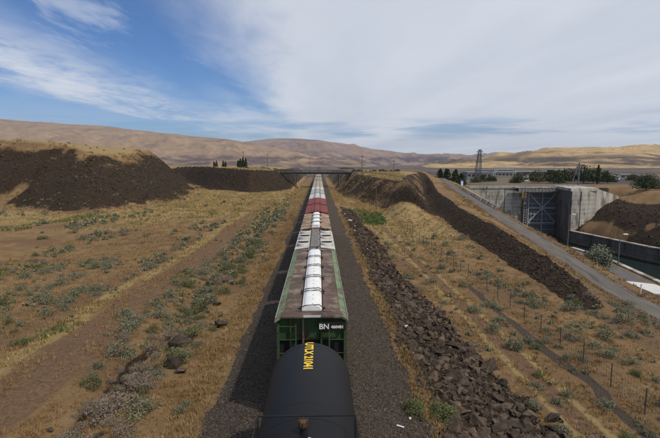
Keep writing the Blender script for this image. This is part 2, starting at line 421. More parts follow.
M_GRASSY = mat('straw_blade', (0.290, 0.205, 0.080), (0.410, 0.305, 0.140), 0.35, 0.9, rnd=0.3, spec=0.1)
M_DULLG = mat('dull_dry_blade', (0.150, 0.100, 0.050), (0.230, 0.160, 0.080), 0.35, 0.9, rnd=0.3, spec=0.1)
M_GRASSG = mat('green_blade', (0.055, 0.088, 0.022), (0.120, 0.135, 0.040), 0.35, 0.85, rnd=0.35, spec=0.15)
M_LEAF = mat('tree_leaf', (0.028, 0.044, 0.018), (0.060, 0.078, 0.030), 1.2, 0.8, rnd=0.4, spec=0.15)
M_LEAFL = mat('olive_leaf', (0.060, 0.070, 0.026), (0.115, 0.115, 0.045), 1.2, 0.8, rnd=0.4, spec=0.15)
M_LEAFW = mat('silver_leaf', (0.110, 0.125, 0.078), (0.185, 0.200, 0.140), 1.2, 0.8, rnd=0.35, spec=0.15)
M_BARK = mat('bark', (0.080, 0.060, 0.045), None, 4, 0.9, 0.5)
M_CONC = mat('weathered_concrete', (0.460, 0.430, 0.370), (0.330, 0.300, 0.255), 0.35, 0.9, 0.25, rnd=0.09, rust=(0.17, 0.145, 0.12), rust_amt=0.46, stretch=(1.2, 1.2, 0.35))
M_CONCD = mat('stained_shaded_concrete', (0.150, 0.138, 0.120), (0.085, 0.078, 0.070), 0.35, 0.9, 0.25, rnd=0.10, rust=(0.055, 0.048, 0.042), rust_amt=0.42, stretch=(1.2, 1.2, 0.3))  # darker stained concrete; on the chamber wall the dark tone is painted shade
M_SLAB = mat('pale_concrete', (0.62, 0.60, 0.56), (0.50, 0.48, 0.44), 1.2, 0.85, 0.1)
M_GATE = mat('gate_steel', (0.205, 0.202, 0.196), (0.132, 0.131, 0.128), 0.8, 0.6, 0.1, rust=(0.10, 0.075, 0.06), rust_amt=0.33)
M_STEEL = mat('galvanised_steel', (0.36, 0.37, 0.38), (0.24, 0.25, 0.26), 2, 0.5, metal=0.5)
M_GIRDER = mat('weathered_girder', (0.085, 0.080, 0.078), (0.05, 0.047, 0.045), 1, 0.75)
M_WOOD = mat('pole_wood', (0.14, 0.10, 0.07), None, 3, 0.9)
M_WHITE = mat('white_paint', (0.78, 0.78, 0.76), (0.66, 0.66, 0.64), 2, 0.5)
M_BLUE = mat('blue_plastic', (0.05, 0.13, 0.36), None, 2, 0.5)
M_ASPH = mat('asphalt', (0.088, 0.082, 0.076), (0.125, 0.116, 0.106), 0.6, 0.9, 0.3, rust=(0.055, 0.05, 0.047), rust_amt=0.38)
M_ROAD = mat('worn_road', (0.098, 0.086, 0.074), (0.150, 0.128, 0.106), 0.9, 0.9, 0.3, rust=(0.062, 0.056, 0.050), rust_amt=0.42, stretch=(2.2, 0.22, 1))
M_GLASS = mat('dark_window_glass', (0.03, 0.035, 0.045), None, 1, 0.15)

# ------------------------------------------------------------------ ground sheet
def axis(fine0, fine1, st, lo, hi, g):
    a = list(np.arange(fine0, fine1+1e-6, st))
    s_ = st; v = fine1
    while v < hi: s_ *= g; v += s_; a.append(v)
    s_ = st; v = fine0; b = []
    while v > lo: s_ *= g; v -= s_; b.append(v)
    return np.array(b[::-1]+a)
gx = axis(-26, 30, 0.42, -9000, 9000, 1.03)
gx = np.unique(np.concatenate([gx, np.arange(31, 72, 0.7)]))
gy = [-60, -40, -25, -10, 0, 6, 10]; s_ = 0.34
v_ = 12.0
while v_ < 12000:
    gy.append(v_); v_ += s_; s_ = 0.34 if v_ < 40 else (s_*1.009 if v_ < 260 else s_*1.08)
gy = np.array(gy)
GXX, GYY = np.meshgrid(gx, gy)
fx_, fy_ = GXX.ravel(), GYY.ravel()
Z = zones(fx_, fy_)
nx_, ny_ = len(gx), len(gy)
idx = np.arange(nx_*ny_).reshape(ny_, nx_)
F = np.stack([idx[:-1, :-1], idx[:-1, 1:], idx[1:, 1:], idx[1:, :-1]], -1).reshape(-1, 4)
zf = Z['z'].copy()
zf = np.where(fy_ > 900, zf*(1-ss(900, 1500, fy_))+0.5*ss(900, 1500, fy_), zf)
me = np_mesh('ground', np.stack([fx_, fy_, zf], 1), F, M_GROUND, True,
             {'cover_a': np.stack([Z['ballast'], Z['rock'], Z['dirt']], 1), 'cover_b': np.stack([Z['straw'], Z['green'], np.maximum(ss(330, 520, fy_), 0.85*ss(60, 75, fx_)*ss(222, 245, fy_))], 1)})
ground = link('ground', me); ground['kind'] = 'structure'

# ------------------------------------------------------------------ water
def water_mat():
    m_, t = new_mat('river_water')
    co = t.node('ShaderNodeTexCoord').outputs['Object']
    t.b.inputs['Base Color'].default_value = (0.012, 0.022, 0.018, 1)
    t.b.inputs['Roughness'].default_value = 0.12
    t.b.inputs['Specular IOR Level'].default_value = 0.35
    bump(t, t.noise(co, 1.1, 5, 0.6), 0.25, 0.08)
    return m_
wv = [(44, -30, -22), (195, -30, -22), (195, 217, -22), (44, 217, -22)]
water = MB().add(wv, [(0, 1, 2, 3)]).build('water', water_mat(), fix=False); water['kind'] = 'structure'

# ------------------------------------------------------------------ far hills
def hill_mat(name, dry, dry2, dark, bands, band_lo, band_hi):
    m_, t = new_mat(name)
    co = t.node('ShaderNodeTexCoord').outputs['Object']
    n0 = t.noise(co, 0.0016, 6, 0.6, 0.4); n1 = t.noise(co, 0.008, 6, 0.65, 0.4); n2 = t.noise(co, 0.05, 5, 0.7)
    c = t.mix(t.sm(0.35, 0.65, n1), dry, dry2)
    c = t.mix(t.m('MULTIPLY', t.sm(0.52, 0.66, n0), 0.7), c, dark)
    x, y, z = t.xyz(co)
    zz = t.m('ADD', z, t.m('MULTIPLY', t.m('SUBTRACT', n0, 0.5), 70.0))
    b = t.m('MULTIPLY', t.sm(band_lo[0], band_lo[1], zz), t.sm(band_hi[1], band_hi[0], zz))
    b = t.m('MULTIPLY', b, t.sm(0.36, 0.56, n1))
    c = t.mix(t.m('MULTIPLY', b, 0.85), c, bands)
    c = t.mix(t.m('MULTIPLY', t.sm(0.54, 0.62, t.noise(co, 0.006, 8, 0.72, 1.2)), 0.55), c, dark)
    c = t.mix(t.m('MULTIPLY', t.sm(0.56, 0.7, n2), 0.55), c, bands)
    t.put(t.b.inputs['Base Color'], c); t.b.inputs['Roughness'].default_value = 0.95
    t.b.inputs['Specular IOR Level'].default_value = 0.05
    return m_
def hills(sl, el, r0, rc, r1, gul, gscale, m_, seed, zbase=-2.0, n=420, nr=120, p=1.15):
    """a range whose skyline has elevation el at bearing slope sl, seen from the track; built at its true distance"""
    u = np.linspace(sl[0], sl[-1], n)
    hh = np.interp(u, sl, el)
    k = np.hanning(19); k /= k.sum()
    hh = np.convolve(np.pad(hh, 9, mode='edge'), k, 'valid')
    rr = r0+(r1-r0)*np.linspace(0, 1, nr)**1.0
    U, RR = np.meshgrid(u, rr); H = np.interp(U, u, hh)
    X = U*RR; Y = RR
    t_ = np.clip((RR-r0)/(rc-r0), 0, 1)
    shape = t_**p
    after = np.where(RR > rc, 1-0.35*((RR-rc)/(r1-rc))**1.5, 1)
    crest = 11.1+H*rc
    far_in = ss(0.0, 0.05, (U-u[0])/(u[-1]-u[0]))*ss(1.0, 0.95, (U-u[0])/(u[-1]-u[0]))
    g = ridged(X/gscale+0.6*fbm(X/900, Y/900, 2, seed+3), Y/(gscale*1.7), 5, seed)-0.55
    g2 = fbm(X/(gscale*2.2), Y/(gscale*2.2), 4, seed+9)-0.5
    Zz = zbase+(crest-zbase)*shape*after+far_in*(g*gul+g2*gul*0.9)*(np.sin(np.pi*np.clip(t_, 0, 1))**0.8)*1.0+(g*gul*0.12)*t_
    idx = np.arange(n*nr).reshape(nr, n)
    F = np.stack([idx[:-1, :-1], idx[:-1, 1:], idx[1:, 1:], idx[1:, :-1]], -1).reshape(-1, 4)
    o = link('hills', np_mesh('hills', np.stack([X.ravel(), Y.ravel(), Zz.ravel()], 1), F, m_, True))
    o['kind'] = 'structure'; return o
MH1 = hill_mat('tan_hillside', (0.320, 0.222, 0.138), (0.230, 0.162, 0.108), (0.150, 0.108, 0.090), (0.070, 0.056, 0.062), (-6, 8), (44, 66))
MH2 = hill_mat('brown_hillside', (0.285, 0.200, 0.150), (0.215, 0.152, 0.122), (0.130, 0.098, 0.090), (0.060, 0.052, 0.066), (-20, 0), (60, 105))
MH3 = hill_mat('golden_hillside', (0.480, 0.335, 0.165), (0.370, 0.255, 0.130), (0.115, 0.086, 0.058), (0.050, 0.042, 0.046), (2, 12), (36, 50))
def pxl(pts): return [(p[0]-319)/457.0 for p in pts], [(164-p[1])/457.0 for p in pts]
SK1 = [(-1.30, .080), (-.92, .096), (-.70, .0965), (-.57, .087), (-.46, .081), (-.37, .070), (-.26, .059), (-.18, .050), (-.11, .036), (-.04, .018), (.03, .004), (.10, -.008), (.16, -.012)]
SK2 = [(-.30, .028), (-.22, .040), (-.14, .050), (-.09, .0545), (-.05, .0545), (0.0, .052), (.06, .042), (.12, .031), (.19, .0235), (.27, .0185), (.33, .0165), (.375, .022), (.42, .0235), (.50, .018), (.60, .014)]
SK3 = [(.20, -.012), (.27, -.005), (.33, .003), (.38, .0120), (.43, .0200), (.48, .0260), (.53, .0305), (.61, .0330), (.69, .0360), (.75, .0345), (.85, .031), (1.0, .035), (1.3, .030)]
hills([p[0] for p in SK2], [p[1] for p in SK2], 3000, 6200, 8200, 150, 420, MH2, 120)
hills([p[0] for p in SK1], [p[1] for p in SK1], 1900, 4300, 6200, 105, 270, MH1, 60)
hills([p[0] for p in SK3], [p[1] for p in SK3], 1300, 2900, 4300, 60, 230, MH3, 200, p=0.8)

# ------------------------------------------------------------------ road, terrace, slab
def ribbon(name, ys, xl, xr_, zz, m_, th=0.10, nseg=4):
    mb = MB(); vs = []; fs = []
    for y, a, b, z in zip(ys, xl, xr_, zz):
        wa = 0.30*(fbm(np.array([y/3.1]), np.array([a*0+1.7]), 3, 12)[0]-0.5)*2; wb_ = 0.30*(fbm(np.array([y/2.7]), np.array([9.3]), 3, 14)[0]-0.5)*2; a = a+wa; b = b+wb_
        vs.append((a-0.10, y, z-0.25))
        for k in range(nseg+1): vs.append((a+(b-a)*k/nseg, y, z+th*0.7*(1-(2*k/nseg-1)**2)*0.5))
        vs.append((b+0.10, y, z-0.25))
    k = nseg+3
    for i in range(len(ys)-1):
        for j in range(k-1): fs.append((i*k+j, i*k+j+1, (i+1)*k+j+1, (i+1)*k+j))
    mb.add(vs, fs); o = mb.build(name, m_, fix=False); o['kind'] = 'structure'; return o
ys = np.arange(20, 240, 1.0)
xr_ = I(ys, RY, XR); zr_ = I(ys, RY, ZR)
kk = np.array([.1, .2, .4, .2, .1])
sm1 = lambda a: np.convolve(np.pad(a, 2, mode='edge'), kk, 'valid')
ribbon('road', ys, sm1(xr_)-1.5, sm1(xr_)+1.5, sm1(zr_)+0.05, M_ROAD)
ys2 = np.arange(20, 96, 1.0)
ribbon('service_yard', ys2, I(ys2, RY, XR)+3.3+np.clip((ys2-80)*0.18, 0, 9), I(ys2, RY, XE)-1.3, np.full(len(ys2), -5.82), M_ASPH)
slab = MB()
SL = [(44.0, 63.5), (47.0, 61.5), (47.0, 55.0), (43.6, 57.0)]
nS = len(SL)
slab.add([(a, b, -5.72) for a, b in SL]+[(a, b, -5.50) for a, b in SL], [tuple(range(nS))[::-1], tuple(range(nS, 2*nS))]+[(i, (i+1) % nS, nS+(i+1) % nS, nS+i) for i in range(nS)])
o = slab.build('concrete_slab', M_SLAB)
meta(o, 'white concrete slab lying on the dark yard beside the lock channel', 'slab')
# loose stones and earth along both road edges
# low concrete edge along the water
mb = MB()
for a in range(20, 92, 4):
    x0, x1 = float(I(a, RY, XE)), float(I(a+4, RY, XE)); z0, z1 = float(I(a, RY, ZE)), float(I(a+4, RY, ZE))
    mb.add([(x0-0.5, a, z0+0.25), (x0+0.35, a, z0+0.25), (x0+0.35, a, -24), (x0-0.5, a, -24),
            (x1-0.5, a+4, z1+0.25), (x1+0.35, a+4, z1+0.25), (x1+0.35, a+4, -24), (x1-0.5, a+4, -24)],
           [(0, 1, 5, 4), (1, 2, 6, 5), (3, 0, 4, 7)])
meta(mb.build('quay_wall', M_CONC), 'concrete quay wall dropping from the service yard to the dark lock water', 'wall')

# ------------------------------------------------------------------ train
M_GREEN = mat('faded_green_paint', (0.040, 0.084, 0.028), (0.026, 0.056, 0.020), 1.5, 0.7, 0.08, rust=(0.060, 0.036, 0.022), rust_amt=0.44)
M_GREENT = mat('chalky_green_paint', (0.185, 0.240, 0.130), (0.120, 0.170, 0.085), 1.8, 0.8, 0.1, rust=(0.120, 0.085, 0.060), rust_amt=0.45)
M_RUST = mat('rusty_deck', (0.130, 0.088, 0.068), (0.074, 0.050, 0.040), 1.3, 0.9, 0.3, rust=(0.20, 0.155, 0.12), rust_amt=0.45, rnd=0.22)
M_HATCH = mat('white_fibreglass', (0.80, 0.80, 0.78), (0.70, 0.69, 0.66), 2.5, 0.45, 0.03, rust=(0.45, 0.42, 0.36), rust_amt=0.30)
M_WCAR = mat('dirty_white_paint', (0.55, 0.525, 0.48), (0.42, 0.39, 0.35), 1.2, 0.7, 0.1, rust=(0.24, 0.17, 0.12), rust_amt=0.38)
M_GCAR = mat('grey_car_paint', (0.36, 0.355, 0.34), (0.27, 0.265, 0.25), 1.2, 0.7, 0.1, rust=(0.19, 0.15, 0.12), rust_amt=0.36)
M_TCAR = mat('tan_car_paint', (0.42, 0.32, 0.19), (0.30, 0.23, 0.14), 1.2, 0.7, 0.1, rust=(0.20, 0.13, 0.08), rust_amt=0.36)
M_RCAR = mat('faded_red_paint', (0.215, 0.042, 0.036), (0.140, 0.030, 0.028), 1.0, 0.75, 0.1, rust=(0.13, 0.05, 0.045), rust_amt=0.40, rnd=0.12)
M_BCAR = mat('rust_brown_paint', (0.21, 0.125, 0.078), (0.105, 0.054, 0.035), 1.3, 0.85, 0.2, rust=(0.34, 0.26, 0.17), rust_amt=0.50, rnd=0.15)
M_BLACK = mat('black_tank_paint', (0.0090, 0.0090, 0.0105), (0.0070, 0.0070, 0.0080), 0.9, 0.62, 0.03, spec=0.25)
M_UNDER = mat('grimy_steel_and_shade', (0.030, 0.027, 0.025), (0.018, 0.016, 0.015), 2, 0.8)
M_YEL = mat('yellow_lettering', (0.80, 0.52, 0.04), (0.66, 0.42, 0.03), 4, 0.6)
M_BRASS = mat('rusty_brass', (0.20, 0.125, 0.055), (0.10, 0.062, 0.035), 9, 0.5, 0.2, metal=0.6)
M_PINK = mat('pink_tag_paper', (0.72, 0.45, 0.48), None, 4, 0.7)
M_GRATE = mat('grating_steel', (0.24, 0.225, 0.21), (0.15, 0.135, 0.125), 4, 0.8)
M_BLACK_SHADE = mat('black_paint_and_shade', (0.016, 0.015, 0.014), None, 2, 0.85)  # black fittings and board; on the hopper end sheet the black paints shade

def text_mesh(name, s, size, m_, off=0.0):
    cu = bpy.data.curves.new(name, 'FONT'); cu.body = s; cu.size = size; cu.align_x = 'LEFT'; cu.offset = off; cu.resolution_u = 3
    ob = bpy.data.objects.new(name, cu); C.objects.link(ob)
    dg = bpy.context.evaluated_depsgraph_get(); me = bpy.data.meshes.new_from_object(ob.evaluated_get(dg))
    bpy.data.objects.remove(ob); bpy.data.curves.remove(cu)
    me.name = name; me.materials.clear(); me.materials.append(m_); return me

wheel_mb = MB()
for sx in (-0.76, 0.76):
    wheel_mb.tube((sx-0.06, 0, 0.42), (sx+0.06, 0, 0.42), 0.42, n=18)
    wheel_mb.tube((sx-0.075*np.sign(sx), 0, 0.42), (sx-0.045*np.sign(sx), 0, 0.42), 0.46, n=18)
wheel_mb.tube((-0.9, 0, 0.42), (0.9, 0, 0.42), 0.08, n=8)
ME_WHEEL = wheel_mb.mesh('wheelset', M_UNDER)
bog = MB()
for sx in (-0.98, 0.98):
    bog.prof([(-0.08, 0.34), (0.08, 0.34), (0.08, 0.62), (-0.08, 0.62)], -1.15, 1.15)
    for i in range(-8, 0): bog.v[i] = (bog.v[i][0]+sx, bog.v[i][1], bog.v[i][2])
    bog.box((sx, 0, 0.52), (0.22, 0.55, 0.5))
    for sy in (-0.9, 0.9): bog.box((sx, sy, 0.46), (0.24, 0.34, 0.34))
bog.box((0, 0, 0.62), (2.0, 0.42, 0.30)); bog.tube((0, 0, 0.7), (0, 0, 0.98), 0.3, n=10)
ME_BOG = bog.mesh('bogie', M_UNDER)
coup = MB(); coup.box((0, 0.35, 0.86), (0.22, 0.75, 0.22)); coup.box((0.04, 0.78, 0.86), (0.34, 0.24, 0.30), Matrix.Rotation(0.25, 3, 'Z'))
ME_COUP = coup.mesh('coupler', M_UNDER, bevel=0.02)
def running_gear(root, L):
    for s in (-1, 1):
        b = link('bogie', ME_BOG, root, (0, s*(L/2-1.9), 0))
        for q in (-0.9, 0.9): link('wheelset', ME_WHEEL, b, (0, q, 0))
        link('coupler', ME_COUP, root, (0, s*(L/2-0.1), 0), 0 if s > 0 else math.pi)
    MB().bb(-0.35, 0.35, -L/2+0.3, L/2-0.3, 0.98, 1.2).build('centre_sill', M_UNDER, root)
def ladder(root, x0, x1, y, z0, z1, m_, n=6):
    mb = MB()
    for x in (x0, x1): mb.bb(x-0.03, x+0.03, y-0.03, y+0.03, z0, z1)
    o = mb.build('ladder', m_, root)
    r = MB().tube((x0+0.03, 0, 0), (x1-0.03, 0, 0), 0.018, n=6).mesh('rung', m_)
    for i in range(n): link('rung', r, o, (0, y, z0+0.25+(z1-z0-0.35)*i/(n-1)))
    return o

W2 = 1.58
def hopper_body(root, L, m_, top=4.3, ribs=13):
    b = MB()
    b.prof([(-W2+0.06, 1.35), (-0.8, 1.0), (0.8, 1.0), (W2-0.06, 1.35), (W2-0.06, top), (-W2+0.06, top)], -L/2+0.75, L/2-0.75)
    o = b.build('body', m_, root)
    r = MB().bb(-0.028, 0.028, -0.05, 0.05, 1.35, top-0.06).mesh('side_rib', m_)
    for s in (-1, 1):
        for i in range(ribs): link('side_rib', r, o, (s*(W2-0.03), -L/2+0.9+(L-1.8)*i/(ribs-1), 0))
        MB().bb(s*W2-0.09, s*W2+0.05, -L/2+0.1, L/2-0.1, 1.2, 1.345).build('side_sill', m_, root)
    # sloped hoppers under the body
    h = MB()
    nb = 3
    for i in range(nb):
        yc = -L/2+0.75+(L-1.5)*(i+0.5)/nb
        d = (L-6)/nb/2
        h.add([(-0.9, yc-d, 1.15), (0.9, yc-d, 1.15), (0.9, yc+d, 1.15), (-0.9, yc+d, 1.15), (-0.5, yc-0.35, 0.35), (0.5, yc-0.35, 0.35), (0.5, yc+0.35, 0.35), (-0.5, yc+0.35, 0.35)],
              [(0, 1, 5, 4), (1, 2, 6, 5), (2, 3, 7, 6), (3, 0, 4, 7), (4, 5, 6, 7)])
    h.build('discharge_chute', M_UNDER, root)
    # end posts
    for s in (-1, 1):
        e = MB()
        for x in (-W2+0.12, -0.62, 0.0, 0.62, W2-0.12):
            e.bb(x-0.05, x+0.05, min(s*(L/2-0.75), s*(L/2-0.62)), max(s*(L/2-0.75), s*(L/2-0.62)), 1.0, top-0.1)
        e.bb(-W2+0.02, W2-0.02, min(s*(L/2-0.75), s*(L/2-0.05)), max(s*(L/2-0.75), s*(L/2-0.05)), 1.02, 1.18)
        e.build('end_frame', m_, root)
    return o

# -- black tank car
TL = 15.6
tank = empty('tank_car', (0, 1.85+TL/2, 0), 'black cylindrical tank car with yellow lettering at the near end of the train', 'tank car')
RT, ZT = 1.48, 2.97
prof_t = []
Lh = TL/2-0.35
for i in range(9):
    a = math.pi/2*i/8; prof_t.append((RT*math.sin(a), -Lh+0.55*(1-math.cos(a)) if i < 8 else -Lh+0.55))
prof_full = prof_t+[(RT, -2.0), (RT, 2.0)]+[(r, -y) for r, y in prof_t[::-1]]
V = []; Fq = []
NS = 56
for r, y in prof_full:
    for k in range(NS):
        a = 2*math.pi*k/NS; V.append((max(r, 0.002)*math.sin(a), y, ZT+max(r, 0.002)*math.cos(a)))
for i in range(len(prof_full)-1):
    for k in range(NS): Fq.append((i*NS+k, i*NS+(k+1) % NS, (i+1)*NS+(k+1) % NS, (i+1)*NS+k))
MB().add(V, Fq).build('tank_shell', M_BLACK, tank, smooth=True)
for yb in (-Lh+0.78, -2.6, 2.6, Lh-0.78):      # weld seams
    s = MB(); vs = []; fs = []
    for k in range(NS):
        a = 2*math.pi*k/NS
        for rr, yy in ((RT-0.01, -0.03), (RT+0.006, -0.012), (RT+0.006, 0.012), (RT-0.01, 0.03)): vs.append((rr*math.sin(a), yb+yy, ZT+rr*math.cos(a)))
    for k in range(NS):
        for j in range(3): fs.append((k*4+j, ((k+1) % NS)*4+j, ((k+1) % NS)*4+j+1, k*4+j+1))
    s.add(vs, fs).build('weld_seam', M_BLACK, tank, smooth=True)
running_gear(tank, TL)
for a_, b_ in ((-TL/2+0.1, -TL/2+1.6), (TL/2-1.6, TL/2-0.1)): MB().bb(-1.45, 1.45, a_, b_, 1.1, 1.22).build('end_platform', M_BLACK, tank)
for s in (-1, 1):
    MB().prof([(-1.2, 1.22), (1.2, 1.22), (1.05, 2.3), (0.6, 1.75), (-0.6, 1.75), (-1.05, 2.3)], s*(Lh-1.7)-0.25, s*(Lh-1.7)+0.25).build('saddle', M_BLACK, tank)
    lad = MB()
    for yy in (-0.28, 0.28): lad.tube((s*1.56, yy, 1.2), (s*1.56, yy, 4.1), 0.025, n=6); lad.tube((s*1.56, yy, 4.1), (s*1.0, yy, 4.35), 0.025, n=6)
    for k in range(8): lad.tube((s*1.56, -0.28, 1.4+k*0.36), (s*1.56, 0.28, 1.4+k*0.36), 0.018, n=6)
    lad.build('ladder', M_BLACK, tank)
# hand rail and platform round the manway (local y of camera-side fittings)
YH = 11.35-(1.85+TL/2)
hr = MB()
for x in (-1.28, 1.28):
    hr.tube((x, YH, 3.65), (x, YH, 4.56), 0.022, n=8); hr.tube((x, YH-4.6, 3.65), (x, YH-4.6, 4.56), 0.022, n=8); hr.tube((x, YH, 4.56), (x, YH-4.6, 4.56), 0.022, n=8)
hr.tube((-1.28, YH, 4.56), (1.28, YH, 4.56), 0.024, n=8); hr.tube((-1.28, YH-4.6, 4.56), (1.28, YH-4.6, 4.56), 0.024, n=8)
hr.build('handrail', M_BLACK_SHADE, tank)
VY = 10.75-(1.85+TL/2)
vb = MB(); vb.tube((-0.06, VY, 4.40), (-0.06, VY, 4.66), 0.10, n=14); vb.tube((-0.06, VY, 4.62), (-0.06, VY, 4.66), 0.13, n=14)
vlv = vb.build('valve', M_BLACK_SHADE, tank)
vc = MB(); vc.tube((-0.06, VY, 4.66), (-0.06, VY, 4.76), 0.105, n=14)
for k in range(8):
    a = 2*math.pi*k/8; vc.tube((-0.06+0.108*math.cos(a), VY+0.108*math.sin(a), 4.655), (-0.06+0.108*math.cos(a), VY+0.108*math.sin(a), 4.80), 0.018, n=6)
vc.build('valve_cap', M_BRASS, vlv)
mw = MB(); mw.tube((0, VY-1.6, 4.38), (0, VY-1.6, 4.72), 0.45, n=24); mw.tube((0, VY-1.6, 4.72), (0, VY-1.6, 4.78), 0.50, n=24); mw.build('manway', M_BLACK, tank, bevel=0.015)
tg = MB().box((0.17, VY-0.42, 4.52), (0.22, 0.15, 0.012), Matrix.Rotation(0.35, 3, 'Y')); tg.build('warning_tag', M_PINK, tank)
tm = text_mesh('lettering', 'UTLX 21041', 0.47, M_YEL, 0.020)
bmt = bmesh.new(); bmt.from_mesh(tm)
for xc_ in np.arange(0.02, 0.45, 0.03):
    bmesh.ops.bisect_plane(bmt, geom=bmt.verts[:]+bmt.edges[:]+bmt.faces[:], plane_co=(0, xc_, 0), plane_no=(0, 1, 0))
bmt.to_mesh(tm); bmt.free()
vs_ = np.zeros(len(tm.vertices)*3); tm.vertices.foreach_get('co', vs_); vs_ = vs_.reshape(-1, 3)
tw = vs_[:, 0].max(); sclx = 2.25/tw
# reading towards the camera, letter tops to the right
newv = np.zeros_like(vs_)
newv[:, 1] = (16.62-(1.85+TL/2))-vs_[:, 0]*sclx
newv[:, 0] = -0.17+vs_[:, 1]*0.86
newv[:, 2] = ZT+np.sqrt(RT**2-newv[:, 0]**2)+0.006
tm.vertices.foreach_set('co', newv.ravel()); tm.update()
link('lettering', tm, tank)

# -- green open-deck hopper with the white trough hatches
def trough(root, L, y0, y1, n, zt, wd=0.40):
    seg = (y1-y0)/n
    pts = [(-wd-0.05, 0), (-wd-0.05, 0.05), (-wd, 0.05)]+[(wd*math.cos(a)*-1, 0.06+0.17*math.sin(a)**0.8) for a in np.linspace(0.0, math.pi, 9)]+[(wd, 0.05), (wd+0.05, 0.05), (wd+0.05, 0)]
    mbh = MB().prof(pts, -seg/2+0.035, seg/2-0.035); mh = mbh.mesh('hatch_cover', M_HATCH)
    bar = MB().tube((-wd-0.14, 0, 0.10), (-wd*0.8, 0, 0.22), 0.022, n=6).tube((-wd*0.8, 0, 0.22), (wd*0.8, 0, 0.26), 0.022, n=6).tube((wd*0.8, 0, 0.26), (wd+0.14, 0, 0.10), 0.022, n=6)
    bar.box((-wd-0.16, 0, 0.08), (0.10, 0.12, 0.10)); bar.box((wd+0.16, 0, 0.08), (0.10, 0.12, 0.10))
    mbar = bar.mesh('hold_down_bar', M_UNDER)
    dot = MB()
    for k in range(4): dot.tube((0.03, -seg/2+seg*(k+0.5)/4, 0.21), (0.03, -seg/2+seg*(k+0.5)/4, 0.245), 0.025, n=6)
    mdot = dot.mesh('bolt_row', M_UNDER)
    for i in range(n):
        h = link('hatch_cover', mh, root, (0, y0+seg*(i+0.5), zt))
        link('hold_down_bar', mbar, h, (0, -seg/2+0.12, 0)); link('hold_down_bar', mbar, h, (0, seg/2-0.30, 0))
        link('bolt_row', mdot, h)
def roof_panels(root, L, n, x0, x1, z0, z1, m_, name='roof_panel', gap=0.03, ypad=0.0):
    """panels from x0 to x1 with recessed joints, both sides"""
    seg = (L-2*ypad)/n
    for s in (-1, 1):
        p = MB()
        y = seg/2-gap/2
        a, b = s*x0, s*x1
        p.add([(a, -y, z0), (b, -y, z1), (b, y, z1), (a, y, z0), (a, -y, z0-0.05), (b, -y, z1-0.05), (b, y, z1-0.05), (a, y, z0-0.05)],
              [(0, 1, 2, 3), (7, 6, 5, 4), (0, 4, 5, 1), (1, 5, 6, 2), (2, 6, 7, 3), (3, 7, 4, 0)])
        pm = p.mesh(name, m_)
        for i in range(n): link(name, pm, root, (0, -L/2+ypad+seg*(i+0.5), 0))
def end_board_text(root, s, x, y, z, size, m_):
    me = text_mesh('lettering', s, size, m_, 0.006)
    o = link('lettering', me, root, (x, y, z)); o.rotation_euler = (R(90), 0, 0); return o

GL = 16.0; gy0 = 19.5
gc = empty('hopper_car', (0, gy0+GL/2, 0), 'green hopper car with rusty brown deck and white centre hatches behind the black tank', 'hopper car')
running_gear(gc, GL); hopper_body(gc, GL, M_GREEN, 4.28, 15)
for s in (-1, 1):     # chalky green sloping roof edges
    MB().add([(s*1.62, -GL/2, 4.30), (s*1.28, -GL/2+0.15, 4.46), (s*1.28, GL/2-0.15, 4.46), (s*1.62, GL/2, 4.30), (s*1.62, -GL/2, 4.20), (s*1.28, -GL/2+0.15, 4.36), (s*1.28, GL/2-0.15, 4.36), (s*1.62, GL/2, 4.20)],
             [(0, 1, 2, 3), (7, 6, 5, 4), (0, 4, 5, 1), (1, 5, 6, 2), (2, 6, 7, 3), (3, 7, 4, 0)]).build('roof_edge', M_GREENT, gc)
    MB().tube((s*1.60, -GL/2+0.2, 4.36), (s*1.60, GL/2-0.2, 4.36), 0.018, n=6).build('edge_rail', M_GCAR, gc)
roof_panels(gc, GL-1.5, 9, 0.52, 1.27, 4.475, 4.445, M_RUST)
for s in (-1, 1):
    y0_, y1_ = (s*(GL/2-0.72), s*(GL/2-0.06))
    MB().bb(-1.36, 1.36, min(y0_, y1_), max(y0_, y1_), 4.38, 4.452).build('end_deck', M_RUST, gc)
MB().bb(-0.50, 0.50, -GL/2+0.74, GL/2-0.74, 4.30, 4.42).build('trough_sill', M_RUST, gc)
trough(gc, GL, -GL/2+0.95, GL/2-0.5, 5, 4.42)
MB().bb(-0.36, 0.40, -GL/2-0.10, -GL/2+0.14, 4.455, 4.49).build('step_plate', M_GCAR, gc)
# near end: upper panels, lower slope sheet coloured black for shade, ladders, number board
for a, b in ((-1.46, -0.98), (-0.90, -0.42), (-0.34, 0.40), (0.46, 1.46)):
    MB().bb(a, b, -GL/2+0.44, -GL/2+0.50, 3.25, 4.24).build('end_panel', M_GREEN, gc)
MB().bb(-1.54, 1.54, -GL/2+0.52, -GL/2+0.58, 1.4, 4.2).build('end_sheet', M_BLACK_SHADE, gc)  # near-black sheet paints the shade of the open car end
for x in (-1.52, -0.94, -0.38, 0.43, 1.52):
    MB().bb(x-0.04, x+0.04, -GL/2+0.26, -GL/2+0.43, 1.2, 4.30).build('end_post', M_GREEN if abs(x) > 0.4 else M_RUST, gc)
ladder(gc, -1.45, -0.70, -GL/2+0.08, 1.3, 4.1, M_GREEN, 5)
ladder(gc, 0.78, 1.45, -GL/2+0.08, 1.3, 4.1, M_GREEN, 5)
nbd = MB().bb(0.30, 1.50, -GL/2+0.02, -GL/2+0.05, 3.86, 4.20).build('number_board', M_BLACK_SHADE, gc)
end_board_text(nbd, 'BN', 0.32, -GL/2+0.012, 3.90, 0.34, M_WHITE)
end_board_text(nbd, '460481', 0.855, -GL/2+0.012, 3.93, 0.185, M_WHITE)

